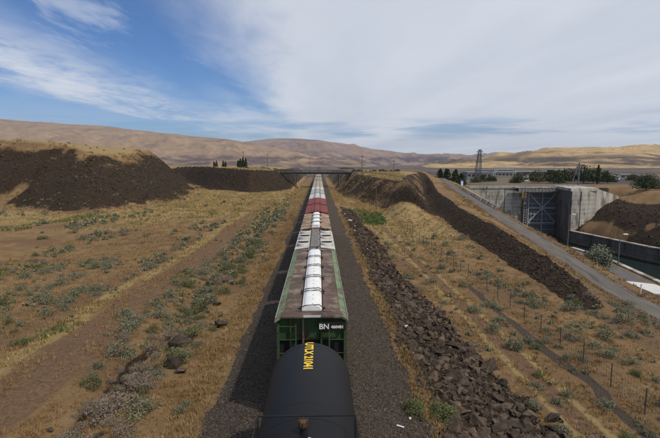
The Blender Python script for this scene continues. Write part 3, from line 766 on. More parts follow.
# -- covered hoppers further along
def covered(name, y0, y1, m_roof, label, style, group=None):
    L = y1-y0
    r = empty(name, (0, (y0+y1)/2, 0), label, 'hopper car', group)
    running_gear(r, L); hopper_body(r, L, m_roof, 4.3, max(6, int(L*0.9)))
    n = max(5, int(L/1.9))
    MB().bb(-1.55, 1.55, -L/2+0.3, L/2-0.3, 4.18, 4.30).build('roof_frame', m_roof, r)
    roof_panels(r, L-0.5, n, 0.47, 1.60, 4.46, 4.30, m_roof)
    for s in (-1, 1): MB().bb(min(s*1.57, s*1.64), max(s*1.57, s*1.64), -L/2+0.15, L/2-0.15, 4.16, 4.285).build('roof_edge', m_roof, r)
    if style == 'oval':
        g = MB()
        for k in range(int((L-0.3)/0.22)): g.bb(-0.31, 0.31, -L/2+0.15+k*0.22, -L/2+0.15+k*0.22+0.14, 4.53, 4.57)
        for x in (-0.31, 0.31): g.bb(x-0.03, x+0.03, -L/2+0.15, L/2-0.15, 4.45, 4.575)
        g.build('running_board', M_GRATE, r)
        for s in (-1, 1):
            for k in range(3):
                yy = -L/2+L*(k+0.5)/3
                n_ = 28
                def ring(levels, m__, nm, par):
                    h = MB(); vs = []
                    for rx_, ry_, zz in levels:
                        for q in range(n_):
                            a = 2*math.pi*q/n_; vs.append((s*0.98+rx_*math.cos(a), yy+ry_*math.sin(a), zz))
                    fs = [(i*n_+q, i*n_+(q+1) % n_, (i+1)*n_+(q+1) % n_, (i+1)*n_+q) for i in range(len(levels)-1) for q in range(n_)]
                    return h.add(vs, fs+[tuple(range((len(levels)-1)*n_, len(levels)*n_))]).build(nm, m__, par)
                hh = ring([(0.54, 0.70, 4.34), (0.54, 0.66, 4.56), (0.50, 0.60, 4.62), (0.44, 0.36, 4.62), (0.43, 0.34, 4.50)], M_WCAR, 'hatch', r)
                ring([(0.44, 0.26, 4.60), (0.42, 0.23, 4.650), (0.20, 0.10, 4.665)], M_UNDER, 'hatch_shade', hh)  # dark oval painted in for the shading inside the hatch
                MB().bb(s*0.98-0.48, s*0.98+0.48, yy-0.05, yy+0.05, 4.667, 4.70).build('hatch_bar', M_UNDER, hh)
    elif style == 'trough':
        MB().bb(-0.46, 0.46, -L/2+0.4, L/2-0.4, 4.30, 4.44).build('trough_sill', m_roof, r)
        trough(r, L, -L/2+0.7, L/2-0.7, 4, 4.44, 0.38)
    else:
        MB().bb(-0.46, 0.46, -L/2+0.4, L/2-0.4, 4.30, 4.44).build('trough_sill', m_roof, r)
        seg = (L-0.8)/6
        hm = MB().prof([(-0.42, 0), (-0.42, 0.08), (-0.25, 0.15), (0.25, 0.15), (0.42, 0.08), (0.42, 0)], -seg/2+0.05, seg/2-0.05).mesh('hatch_cover', m_roof)
        for k in range(6): link('hatch_cover', hm, r, (0, -L/2+0.4+seg*(k+0.5), 4.45))
        for s in (-1, 1): MB().bb(s*0.62-0.10, s*0.62+0.10, -L/2+0.2, L/2-0.2, 4.50, 4.53).build('running_board', M_GRATE if style != 'red' else m_roof, r)
    return r
covered('covered_hopper', 36.3, 46.6, M_WCAR, 'short dirty white hopper car with six dark oval roof hatches, third in the train', 'oval')
covered('covered_hopper', 47.6, 63.0, M_BCAR, 'rust streaked brown hopper car with one white centre hatch strip, fourth in the train', 'trough')
covered('covered_hopper', 63.9, 76.2, M_RCAR, 'faded red hopper car coupled right behind the rusty brown one', 'red')
covered('covered_hopper', 77.2, 90.0, M_RCAR, 'faded red hopper car farther from the camera, next to the pale grey ones', 'red')
covered('covered_hopper', 91.0, 105.0, M_WCAR, 'whitish grey hopper car just beyond the two red ones', 'plain')
covered('covered_hopper', 106.0, 121.0, M_GCAR, 'mid grey hopper car halfway between the red cars and the bridge', 'plain')
covered('covered_hopper', 122.0, 137.0, M_WCAR, 'pale grey hopper car, last grey one before the tan cars', 'plain')
covered('covered_hopper', 138.0, 155.0, M_TCAR, 'tan hopper car right behind the pale grey ones', 'plain')
yq = 156.0
for k in range(9):
    covered('covered_hopper', yq, yq+16.5, [M_GCAR, M_TCAR, M_BCAR][k % 3], 'distant dull hopper car under or beyond the road bridge', 'plain', 'far cars of the train near the bridge'); yq += 17.5

# -- track under the train
trk = empty('railway_track', (0, 0, 0), 'single railway track on dark ballast running straight beneath the train', 'track')
for s in (-1, 1):
    MB().prof([(s*0.75-0.07, -0.17), (s*0.75+0.07, -0.17), (s*0.75+0.015, -0.13), (s*0.75+0.035, 0), (s*0.75-0.035, 0), (s*0.75-0.015, -0.13)], -20, 700).build('rail', M_STEEL, trk)
sl_ = MB()
for k in range(600): sl_.bb(-1.3, 1.3, -10+k*0.6, -10+k*0.6+0.23, -0.36, -0.172)
o = sl_.build('sleepers', M_WOOD, trk, fix=False); o['kind'] = 'stuff'

# ------------------------------------------------------------------ road bridge over the cutting
br = empty('road_bridge', (0, 245, 0), 'long dark girder road bridge crossing over the train in the cutting', 'bridge')
MB().bb(-20, 18, -4, 4, 6.75, 7.05).build('deck', M_GIRDER, br)
for s in (-3.4, -1.2, 1.2, 3.4): MB().bb(-19.6, 17.6, s-0.2, s+0.2, 5.95, 6.74).build('girder', M_GIRDER, br)
for s in (-1, 1):
    rl = MB()
    for zz in (7.45, 7.85): rl.bb(-20, 18, s*3.85-0.04, s*3.85+0.04, zz, zz+0.10)
    rr_ = rl.build('railing', M_GIRDER, br)
    pm = MB().bb(-0.06, 0.06, s*3.85-0.06, s*3.85+0.06, 7.05, 7.95).mesh('railing_post', M_GIRDER)
    for k in range(16): link('railing_post', pm, rr_, (-19.5+k*2.46, 0, 0))
for x in (-12.0, 11.0):
    mb = MB()
    for y_ in (-3, 0, 3): mb.tube((x, y_, -1), (x, y_, 5.4), 0.28, n=12)
    mb.bb(x-0.3, x+0.3, -3.9, 3.9, 5.4, 5.94); mb.build('pier', M_CONCD, br)
for x in (-20.5, 18.5): MB().bb(x-0.9, x+0.48 if x < 0 else x+0.9, -4.2, 4.2, 4.6, 6.7).build('abutment', M_CONCD, br)
# white guard rails beside the road at both ends
for nm, pts, lab in (('guard_rail', [(-20, 241), (-28, 240), (-36, 240)], 'pale steel guard rail along the road left of the bridge'),
                ('guard_rail', [(19, 240), (24, 215), (29, 185), (34, 160)], 'pale steel guard rail along the road right of the bridge')):
    o = empty(nm, (pts[0][0], pts[0][1], 0), lab, 'guard rail')
    mb = MB(); base = Vector((pts[0][0], pts[0][1], 0))
    for (a, b), (c, d) in zip(pts[:-1], pts[1:]):
        za, zb_ = max(zat(a, b), 5), max(zat(c, d), 5)
        mb.beam(Vector((a, b, za+0.75))-base, Vector((c, d, zb_+0.75))-base, 0.08, 0.28)
        nn_ = 6
        for k in range(nn_):
            x_, y_ = a+(c-a)*k/nn_, b+(d-b)*k/nn_; z_ = zat(x_, y_)
            MB().bb(-0.08, 0.08, -0.08, 0.08, z_-0.4, za+(zb_-za)*k/nn_+0.95).build('rail_post', M_WOOD, o, (x_-base.x, y_-base.y, 0))
    mb.build('rail_beam', M_STEEL, o)

# ------------------------------------------------------------------ the lock
GD = 215.5
def panel_wall(root, p0, p1, ztop, zbot, m_, pw=4.0, ph=2.0, th=0.5):
    """a wall of cast blocks between two plan points; blocks are parts with recessed joints"""
    p0, p1 = Vector((p0[0], p0[1], 0)), Vector((p1[0], p1[1], 0)); d = p1-p0; L = d.length; d.normalize()
    ang = math.atan2(d.y, d.x); nw = max(1, round(L/pw)); nh = max(1, round((ztop-zbot)/ph))
    w_ = L/nw; h_ = (ztop-zbot)/nh
    core = MB().box((0, 0, 0), (L, th, ztop-zbot)).mesh('wall_core', M_CONCD)
    c = link('wall_core', core, root, ((p0+p1)/2+Vector((-d.y, d.x, 0))*(th/2+0.14)+Vector((0, 0, (ztop+zbot)/2)))-root.location, ang)
    blk = MB().box((0, 0, 0), (w_-0.10, 0.32, h_-0.09)).mesh('concrete_block', m_, bevel=0.03)
    for i in range(nw):
        for j in range(nh):
            pos = p0+d*(w_*(i+0.5))+Vector((0, 0, zbot+h_*(j+0.5)))
            jx = random.uniform(-0.02, 0.02)
            link('concrete_block', blk, root, pos+Vector((-d.y, d.x, 0))*jx-root.location, ang)
lw = empty('lock_wall', (72, GD, 0), 'sunlit block-jointed concrete wall left of the lock gate behind the road', 'wall')
panel_wall(lw, (70, GD), (88, GD), -0.2, -20, M_CONC, 3.6, 1.8)
panel_wall(lw, (88.3, GD+0.15), (96.5, GD+0.15), -0.2, -20, M_CONC, 4.1, 1.8)
MB().bb(69.5-72, 97.2-72, -0.5, 1.6, -0.2, 0.9).build('coping', M_CONC, lw)
rp = empty('lock_pier', (111, 190, 0), 'tall pale concrete pier at the right side of the lock gate', 'pier')
panel_wall(rp, (106.2, 190), (109.8, 190), -0.2, -23, M_CONC, 3.6, 1.9)
panel_wall(rp, (110.2, 190.2), (118.5, 193.5), -0.2, -23, M_CONC, 4.2, 1.9)
MB().add([(105.5-111, -0.3, -0.2), (119.2-111, 2.8, -0.2), (124-111, 27, -0.2), (112-111, 27, -0.2), (105.5-111, -0.3, 1.0), (119.2-111, 2.8, 1.0), (124-111, 27, 1.0), (112-111, 27, 1.0)],
         [(0, 1, 2, 3), (4, 5, 6, 7), (0, 1, 5, 4), (1, 2, 6, 5), (2, 3, 7, 6), (3, 0, 4, 7)]).build('coping', M_CONC, rp)
cw = empty('chamber_wall', (109, 203, 0), 'stained lock chamber wall coloured dark for shade, between gate and pier', 'wall')
panel_wall(cw, (113.2, 218), (106.2, 190.4), -0.22, -23, M_CONCD, 5.0, 2.6)  # shade of the side turned from the sun is put into the colour
# retaining wall stepping down to the right of the pier
rw = empty('retaining_wall', (119, 194, 0), 'concrete retaining wall sloping down to the right of the lock pier', 'wall')
MB().add([(0, 0, -14), (17, 11, -5), (17, 11.8, -5), (0, 0.8, -14), (0, 0, 0.7), (17, 11, -3.2), (17, 11.8, -3.2), (0, 0.8, 0.7)],
         [(0, 1, 2, 3), (4, 5, 6, 7), (0, 1, 5, 4), (1, 2, 6, 5), (2, 3, 7, 6), (3, 0, 4, 7)]).build('wall_face', M_CONC, rw)
# gate
gt = empty('lock_gate', (105, GD-1.5, 0), 'tall blue-grey steel lock gate with crossed diagonal braces', 'lock gate')
gx0, gx1 = -8.0+1.9, 7.6
MB().bb(gx0, gx1, 0.9, 1.3, -22.5, -2.0).build('skin_plate', M_GATE, gt)
M_GATEL = mat('gate_brace_paint', (0.37, 0.375, 0.38), (0.26, 0.265, 0.27), 0.8, 0.6, rust=(0.12, 0.09, 0.07), rust_amt=0.36)
gm = MB().bb(-0.14, 0.14, 0.45, 0.89, -22.4, -2.1).mesh('gate_post', M_GATE)
for k in range(10): link('gate_post', gm, gt, (gx0+0.15+(gx1-gx0-0.3)*k/9, 0, 0))
hm = MB().bb(gx0, gx1, 0.30, 0.44, -0.16, 0.16).mesh('gate_rib', M_GATEL)
for k in range(9): link('gate_rib', hm, gt, (0, 0, -2.3-2.5*k))
M_DIAG = mat('gate_diagonal_paint', (0.50, 0.51, 0.52), (0.38, 0.39, 0.40), 0.8, 0.6, rust=(0.16, 0.12, 0.09), rust_amt=0.34)
def gb(p0, p1): return MB().beam((p0[0], 0.12, p0[1]), (p1[0], 0.12, p1[1]), 0.34, 0.42)
gxm = (gx0+gx1)/2
for a, b in (((gx0+0.2, -2.4), (gx1-0.2, -16.5)), ((gx1-0.2, -2.4), (gx0+0.2, -16.5)), ((gxm, -2.2), (gxm, -22)), ((gx0, -9.4), (gx1, -9.4)), ((gx0+0.2, -2.3), (gx0+0.2, -22)), ((gx1-0.2, -2.3), (gx1-0.2, -22)), ((gx0, -16.6), (gx1, -16.6))):
    gb(a, b).build('gate_brace', M_DIAG, gt)
st = empty('gate_ladder_frame', (97.7, GD-1.2, 0), 'narrow blue-grey steel ladder frame at the left edge of the lock gate', 'frame')
mb = MB()
for x in (-0.6, 0.6): mb.bb(x-0.14, x+0.14, -0.3, 0.3, -21, -1.2)
mb.build('upright', M_GATEL, st)
rm = MB().bb(-0.45, 0.45, -0.2, 0.2, -0.13, 0.13).mesh('rung', M_GATEL)
for k in range(16): link('rung', rm, st, (0, 0, -2-1.2*k))
# bridge above the gate
lb = empty('lock_bridge', (104, GD-4, 0), 'low road bridge with blue-grey girders spanning the top of the lock gate', 'bridge')
MB().bb(-13, 16, -1.6, 2.6, 0.15, 0.55).build('deck', M_CONC, lb)
gmsh = MB().bb(-11.6, 13.0, -0.12, 0.12, -1.5, 0.14).mesh('girder', M_GATE)
for yy in (-1.3, 0.5, 2.2): link('girder', gmsh, lb, (0, yy, 0))
gmsh2 = MB().bb(-0.10, 0.10, -0.1, 0.1, -1.45, 0.12).mesh('stiffener', M_GATEL)
for k in range(16): link('stiffener', gmsh2, lb, (-11.4+k*1.6, -1.5, 0))
rl = MB()
for zz in (1.0, 1.45): rl.bb(-34, 22, -1.5, -1.42, zz, zz+0.09)
rr_ = rl.build('railing', M_STEEL, lb)
pm = MB().bb(-0.06, 0.06, -0.06, 0.06, 0.5, 1.6).mesh('railing_post', M_STEEL)
for k in range(23): link('railing_post', pm, rr_, (-33.5+k*2.5, -1.46, 0))
MB().bb(12, 14.6, -1.2, 0.6, 0.56, 1.5).build('control_box', M_CONC, lb)

# right guide wall
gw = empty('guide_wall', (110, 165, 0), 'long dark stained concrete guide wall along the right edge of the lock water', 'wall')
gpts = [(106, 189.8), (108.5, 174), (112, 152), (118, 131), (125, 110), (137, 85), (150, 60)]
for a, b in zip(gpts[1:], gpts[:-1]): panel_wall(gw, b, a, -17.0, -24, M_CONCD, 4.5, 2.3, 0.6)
for a, b in zip(gpts[:-1], gpts[1:]):
    v0, v1 = Vector((a[0]+0.45, a[1], -16.8))-gw.location, Vector((b[0]+0.45, b[1], -16.8))-gw.location
    MB().beam(v0, v1, 1.7, 0.36).build('wall_cap', M_CONC, gw)
    MB().beam(v0+Vector((-0.75, 0, -4.55)), v1+Vector((-0.75, 0, -4.55)), 0.6, 0.45).build('wall_ledge', M_CONCD, gw)

# ------------------------------------------------------------------ power structures beyond the lock
M_TOWER = mat('dull_tower_steel', (0.15, 0.155, 0.165), (0.10, 0.10, 0.11), 2, 0.7)
def lattice(name, loc, H, w0, w1, label, arms, lean=0.0):
    o = empty(name, loc, label, 'pylon')
    mb = MB(); n = 8
    def pt(i, sx, sy): t = i/n; wv_ = w0+(w1-w0)*t; return (sx*wv_/2+lean*H*t, sy*wv_/2, H*t)
    cs = [(-1, -1), (1, -1), (1, 1), (-1, 1)]
    for sx, sy in cs: mb.beam(pt(0, sx, sy), pt(n, sx, sy), 0.30, 0.30)
    o1 = mb.build('tower_leg', M_TOWER, o)
    mb = MB()
    for i in range(n):
        for k in range(4):
            a, b = cs[k], cs[(k+1) % 4]
            mb.beam(pt(i, *a), pt(i+1, *b), 0.17, 0.17); mb.beam(pt(i, *b), pt(i+1, *a), 0.17, 0.17); mb.beam(pt(i, *a), pt(i, *b), 0.18, 0.18)
    mb.build('lattice_brace', M_TOWER, o)
    for h, l in arms:
        t = h/H; c = lean*h
        MB().beam((c-l, 0, h), (c+l, 0, h), 0.28, 0.28).beam((c-l, 0, h), (c, 0, h+1.2), 0.18, 0.18).beam((c+l, 0, h), (c, 0, h+1.2), 0.18, 0.18).build('cross_arm', M_TOWER, o)
    return o
lattice('lattice_tower', (118, 340, 0), 22, 4.4, 1.4, 'tall grey lattice power tower behind the left lock wall', [(13, 3.4), (16.5, 3.4), (20, 2.6)], 0.05)
mf_ = empty('lock_mast', (126.5, 222, 0.4), 'grey steel A-shaped mast rising above the right end of the lock bridge', 'mast')
MB().beam((0.3, 0, 0), (0.3, 0, 11.4), 0.5, 0.5).build('upright', M_TOWER, mf_)
MB().beam((-3.4, 0, 0), (-0.1, 0, 10.6), 0.32, 0.32).build('raking_leg', M_TOWER, mf_)
for h in (3, 6, 9): MB().beam((-3.4+3.3*h/10.6, 0, h), (0.25, 0, h), 0.25, 0.25).build('tie', M_TOWER, mf_)
def bldg(name, x, y, z, dx_, dy_, h, m_, label, nw=6, roof=None):
    o = empty(name, (x, y, z), label, 'building')
    MB().bb(-dx_/2, dx_/2, -dy_/2, dy_/2, -2, h).build('wall', m_, o)
    MB().bb(-dx_/2-0.4, dx_/2+0.4, -dy_/2-0.4, dy_/2+0.4, h+0.003, h+0.5).build('roof', roof or M_GCAR, o)
    wm = MB().bb(-dx_/nw*0.33, dx_/nw*0.33, -0.12, 0.02, h*0.42, h*0.74).mesh('window', M_GLASS)
    for k in range(nw): link('window', wm, o, (-dx_/2+dx_*(k+0.5)/nw, -dy_/2, 0))
    return o
M_BG = mat('pale_grey_cladding', (0.235, 0.238, 0.24), (0.17, 0.175, 0.18), 0.3, 0.8)
M_BD = mat('slate_cladding', (0.13, 0.145, 0.18), (0.10, 0.11, 0.14), 0.3, 0.8)
bldg('control_building', 119, 345, 0, 18, 12, 5.0, M_BG, 'pale grey control building at the foot of the lattice tower')
bldg('powerhouse', 205, 460, 0, 96, 16, 3.6, M_BD, 'long low slate grey powerhouse beyond the lock', 9)
bldg('substation_building', 156, 395, 0, 26, 10, 4.2, M_BG, 'grey flat-roofed substation building right of the lattice tower', 8)
bldg('generator_hall', 176, 440, 0, 20, 14, 5.6, M_BG, 'tall grey block rising from the long slate powerhouse', 3)
bldg('generator_hall', 236, 450, 0, 16, 14, 5.2, M_BD, 'dark slate block at the right part of the powerhouse', 3)
bldg('switch_house', 134, 372, 0, 11, 8, 6.2, M_BD, 'narrow dark switch house beside the lattice tower', 2)
bldg('white_shed', 208, 330, 0, 15, 10, 2.6, M_WHITE, 'small white shed among the trees right of the mast', 4)
bldg('white_shed', 232, 345, 0, 12, 9, 3.2, M_BG, 'pale grey shed left of the big round tree', 3)
bldg('pump_house', 138, 300, 0, 10, 7, 2.4, M_WHITE, 'white flat-roofed pump house just behind the lock wall', 3)
o = empty('gantry_crane', (150, 370, 0), 'grey gantry crane with slanted boom beyond the lock wall', 'crane')
mb = MB()
for x in (-8, 8):
    mb.beam((x-1.5, 0, 0), (x, 0, 8), 0.5, 0.5); mb.beam((x+1.5, 0, 0), (x, 0, 8), 0.5, 0.5)
mb.build('crane_leg', M_GATEL, o)
MB().beam((-9, 0, 8.2), (9, 0, 8.2), 0.9, 1.0).build('crane_beam', M_GATEL, o)
MB().beam((-13, 0, 1.5), (-2, 0, 8.6), 0.4, 0.5).build('boom', M_GATEL, o)
def portable(x, y, z):
    o = empty('portable_cabin', (x, y, z), 'small bright blue portable toilet beside the trees at the top of the road', 'cabin')
    MB().bb(-0.6, 0.6, -0.6, 0.6, 0, 2.1).build('cabin_wall', M_BLUE, o, bevel=0.03)
    MB().prof([(-0.66, 2.1), (0.66, 2.1), (0.55, 2.32), (-0.55, 2.32)], -0.66, 0.66).build('roof', M_BLUE, o)
    MB().bb(-0.42, 0.42, -0.64, -0.602, 0.1, 1.95).build('door', M_WHITE, o)
portable(64.2, 205, zat(64.2, 205))

# poles
def pole(x, y, z0, H, label, arm=2.2, r=0.16, grp=None):
    o = empty('utility_pole', (x, y, z0), label, 'utility pole', grp)
    MB().tube((0, 0, -0.8), (0, 0, H), r, r*0.7, 8).build('mast', M_WOOD, o)
    if arm:
        MB().bb(-arm/2, arm/2, -0.09, 0.09, H-1.0, H-0.78).build('cross_arm', M_WOOD, o)
        im = MB().tube((0, 0, 0), (0, 0, 0.3), 0.07, n=6).mesh('insulator', M_STEEL)
        for k in (-0.42, 0, 0.42): link('insulator', im, o, (k*arm, 0, H-0.78))
    return o
pole(-47, 292, 9.0, 10.5, 'tall wooden power pole between the two groups of dark conifers', 2.6, 0.2)
pole(-46, 420, 8.5, 12, 'wooden power pole on the flat left of the bridge', 3, 0.22)
pole(-9, 480, 5, 12, 'distant wooden power pole on the flat just left of the train', 3, 0.22)
pole(19.5, 205, 6.8, 8.5, 'wooden power pole on the road bank right of the bridge', 2.2)
pole(17.8, 140, zat(17.8, 140)-0.3, 9.5, 'bare wooden pole standing on the brown slope above the green patch', 0, 0.14)
pole(38, 232, 6, 7.5, 'wooden power pole near the top of the service road', 2.2)
def lamp(x, y, z, H, label, dx_):
    o = empty('street_lamp', (x, y, z), label, 'street lamp')
    MB().tube((0, 0, -0.4), (0, 0, H), 0.10, 0.06, 8).build('mast', M_TOWER, o)
    MB().tube((0, 0, H), (dx_, 0, H+0.25), 0.045, n=6).build('arm', M_TOWER, o)
    MB().box((dx_, 0, H+0.22), (0.75, 0.34, 0.16)).build('lamp_head', M_WHITE, o, bevel=0.03)
lamp(53.0, 95, -6.0, 6.4, 'grey street lamp on the bank in front of the lock pier', 0.9)
lamp(50.4, 74.5, -5.9, 5.2, 'street lamp right of the silvery bush by the water', 0.9)
lamp(96.0, GD-3, -9.5, 2.2, 'small white lamp on the left side of the lock gate', 0.6)
o = empty('marker_post', (41.9, 57, zat(41.9, 57)), 'short white marker post on the kerb between road and yard', 'post')
MB().tube((0, 0, -0.2), (0, 0, 1.1), 0.07, n=10).build('post_shaft', M_WHITE, o); MB().tube((0, 0, 1.1), (0, 0, 1.18), 0.085, n=10).build('post_cap', M_STEEL, o)
# barrier blocks beside the road
bar_prof = [(-0.30, 0), (0.30, 0), (0.28, 0.2), (0.12, 0.45), (0.10, 0.95), (-0.10, 0.95), (-0.12, 0.45), (-0.28, 0.2)]
bm_ = MB().prof(bar_prof, -1.45, 1.45).mesh('concrete_barrier', M_CONC, bevel=0.02)
for k in range(17):
    y_ = 118+k*3.9; x_ = float(I(y_, RY, XR))+2.1
    o = link('concrete_barrier', bm_, None, (x_, y_, zat(x_, y_)-0.03), -math.atan2(float(I(y_+2, RY, XR)-I(y_-2, RY, XR)), 4))
    meta(o, 'pale concrete barrier block along the service road, number '+str(k+1)+' counted from the lower end', 'barrier', 'barriers along the service road')

# fence along the field
fn = empty('wire_fence', (17.6, 20, 0), 'wire fence on steel posts running through the dry field beside the dirt track', 'fence')
fy = np.arange(20, 121, 3.0); fxs = 17.6+0.012*(fy-20)+0.25*np.sin(fy/17)
fz = land(fxs, fy)
pm = MB().tube((0, 0, -0.4), (0, 0, 1.5), 0.036, n=8).mesh('fence_post', M_GIRDER)
for a, b, c in zip(fxs, fy, fz): link('fence_post', pm, fn, (a-17.6, b-20, c))
for k in range(5):
    mb = MB()
    for i in range(len(fy)-1):
        mb.tube((fxs[i]-17.6, fy[i]-20, fz[i]+0.12+0.32*k), (fxs[i+1]-17.6, fy[i+1]-20, fz[i+1]+0.12+0.32*k), 0.009, n=3, cap=False)
    mb.build('wire', M_GIRDER, fn)
mb = MB()
for i in range(len(fy)-1):
    if fy[i] > 70: break
    for k in range(12):
        t = k/12; a = Vector((fxs[i]-17.6, fy[i]-20, fz[i])).lerp(Vector((fxs[i+1]-17.6, fy[i+1]-20, fz[i+1])), t)
        mb.tube(a+Vector((0, 0, 0.1)), a+Vector((0, 0, 1.42)), 0.005, n=3, cap=False)
o = mb.build('wire_mesh', M_GIRDER, fn); o['kind'] = 'stuff'

# ------------------------------------------------------------------ base shapes for rocks, shrubs, grass
def hull(seed, n=13, flat=0.7):
    r = np.random.default_rng(seed)
    p = r.normal(size=(n, 3)); p /= np.linalg.norm(p, axis=1)[:, None]
    p *= r.uniform(0.7, 1.05, (n, 1)); p *= np.array([1, r.uniform(0.65, 1.0), flat*r.uniform(0.75, 1.1)])
    bm = bmesh.new()
    for q in p: bm.verts.new(q)
    g = bmesh.ops.convex_hull(bm, input=bm.verts)
    for v in [v for v in bm.verts if not v.link_faces]: bm.verts.remove(v)
    bmesh.ops.triangulate(bm, faces=bm.faces); bm.verts.index_update()
    V = np.array([v.co[:] for v in bm.verts]); F = np.array([[v.index for v in f.verts] for f in bm.faces]); bm.free()
    return V, F
ROCKS = [hull(100+i, 15) for i in range(14)]
PEBBLES = [hull(300+i, 7, 0.8) for i in range(8)]
def merge(bases, pos, scl, rot=None, tilt=0.5, seed=1):
    r = np.random.default_rng(seed); n = len(pos); pick = r.integers(0, len(bases), n)
    VV = []; FF = []; off = 0
    scl = np.asarray(scl); scl = np.repeat(scl[:, None], 3, 1) if scl.ndim == 1 else scl
    for k, (V, F) in enumerate(bases):
        ii = np.nonzero(pick == k)[0]
        if not len(ii): continue
        a = r.uniform(0, 2*np.pi, len(ii)); b = r.normal(0, tilt, len(ii)); c = r.normal(0, tilt, len(ii))
        P = V[None]*scl[ii][:, None, :]
        x, y, z = P[..., 0], P[..., 1], P[..., 2]
        cb, sb = np.cos(b)[:, None], np.sin(b)[:, None]; y, z = y*cb-z*sb, y*sb+z*cb
        cb, sb = np.cos(c)[:, None], np.sin(c)[:, None]; x, z = x*cb+z*sb, -x*sb+z*cb
        ca, sa = np.cos(a)[:, None], np.sin(a)[:, None]; x, y = x*ca-y*sa, x*sa+y*ca
        P = np.stack([x, y, z], -1)+pos[ii][:, None, :]
        VV.append(P.reshape(-1, 3)); FF.append((F[None]+(off+np.arange(len(ii))*len(V))[:, None, None]).reshape(-1, 3)); off += len(ii)*len(V)
    return np.concatenate(VV), np.concatenate(FF)
def stuff(name, bases, pos, scl, m_, tilt=0.5, seed=1, label=None, cat=None):
    V, F = merge(bases, pos, scl, None, tilt, seed)
    o = link(name, np_mesh(name, V, F, m_)); o['kind'] = 'stuff'
    meta(o, label, cat); return o

def tuft(seed, n=9, h=0.34, spread=0.16, wd=0.022):
    r = np.random.default_rng(seed); V = []; F = []
    for i in range(n):
        a = r.uniform(0, 2*np.pi); rr = spread*math.sqrt(r.uniform()); b = np.array([rr*math.cos(a), rr*math.sin(a), -0.03])
        d = np.array([math.cos(a), math.sin(a), 0])*r.uniform(0.1, 0.6)*h+np.array([0, 0, h*r.uniform(0.55, 1.1)])
        s = np.array([-math.sin(a+r.normal()*0.6), math.cos(a+r.normal()*0.6), 0])*wd
        V += [b-s, b+s, b+d]; F.append((3*i, 3*i+1, 3*i+2))
    return np.array(V), np.array(F)
TUFTS = [tuft(i) for i in range(8)]
TUFTB = [tuft(50+i, 9, 0.42, 0.30, 0.045) for i in range(8)]
def leafball(seed, n, rx, ry, rz_, leaf, clumps=9, base=0.0, hollow=0.45, up=0.35):
    """leaf faces in clumps through a dome-shaped volume"""
    r = np.random.default_rng(seed)
    cc = r.normal(size=(clumps, 3)); cc /= np.linalg.norm(cc, axis=1)[:, None]; cc[:, 2] = np.abs(cc[:, 2])*1.0
    cc *= r.uniform(0.45, 0.72, (clumps, 1)); cr = r.uniform(0.28, 0.48, clumps)
    k = r.integers(0, clumps, n)
    d = r.normal(size=(n, 3)); d /= np.linalg.norm(d, axis=1)[:, None]
    rad = (hollow+(1-hollow)*r.uniform(size=(n, 1))**0.6)
    p = cc[k]+d*rad*cr[k][:, None]
    p[:, 2] = np.maximum(p[:, 2], -0.02+0.1*r.uniform(size=n))
    p = p*np.array([rx, ry, rz_])+np.array([0, 0, base])
    nrm = d+r.normal(size=(n, 3))*0.7+np.array([0, 0, up]); nrm /= np.linalg.norm(nrm, axis=1)[:, None]
    t = np.cross(nrm, r.normal(size=(n, 3))); t /= np.linalg.norm(t, axis=1)[:, None]; b = np.cross(nrm, t)
    s = leaf*r.uniform(0.6, 1.4, (n, 1))
    V = np.stack([p-t*s, p+b*s*0.55, p+t*s, p-b*s*0.55], 1).reshape(-1, 3)
    F = np.arange(4*n).reshape(n, 4)
    return V, F
def quad_mesh(name, VF, m_): return np_mesh(name, VF[0], VF[1], m_)
def twigs(seed, n, rx, rz_, r0=0.018):
    r = random.Random(seed); mb = MB()
    for i in range(n):
        a = r.uniform(0, 6.28); e = r.uniform(0.35, 1.2); l = r.uniform(0.5, 0.85)
        mb.tube((0.04*math.cos(a), 0.04*math.sin(a), -0.08), (rx*l*math.cos(a)*math.cos(e), rx*l*math.sin(a)*math.cos(e), rz_*l*math.sin(e)), r0, r0*0.4, 4, False)
    return mb.mesh('stem', M_TWIG, fix=False)

# ------------------------------------------------------------------ scattering
def cand(n, x0, x1, y0, y1, seed, near=True):
    r = np.random.default_rng(seed); x = r.uniform(x0, x1, n)
    if near: y = np.exp(r.uniform(math.log(y0), math.log(y1), n))
    else: y = r.uniform(y0, y1, n)
    return x, y, r
def inview(x, y, m_=1.05): return np.abs((x-0.34)/np.maximum(y, 1)) < 0.80*m_
# riprap boulders right of the line: the largest showing are objects
x, y, r = cand(66000, 5.4, 14.0, 15, 135, 1)
zz = zones(x, y); keep = (r.uniform(size=len(x)) < zz['riprap']**1.5) & inview(x, y) & (r.uniform(size=len(x)) < 0.24)
x, y, z = x[keep], y[keep], zz['z'][keep]
s = np.clip(r.lognormal(-2.15, 0.64, len(x)), 0.05, 0.58)*np.interp(x, [5.5, 8, 11], [0.8, 1.15, 1.1])
app = s/y; order = np.argsort(-app)
rock_me = [np_mesh('boulder', V, F, M_BASALT) for V, F in ROCKS]
rock_n = 0
def put_rock(x, y, z, s, label, group, k, rz, sink=0.25, name='boulder', rm=None):
    o = link(name, (rm or rock_me)[k % len(rock_me)], None, (x, y, z+s*sink*0.6), rz, (s, s*random.uniform(0.8, 1.1), s*random.uniform(0.75, 1.1)))
    o.rotation_euler = (random.gauss(0, 0.25), random.gauss(0, 0.25), rz)
    meta(o, label, 'boulder', group); return o
NRB = 235
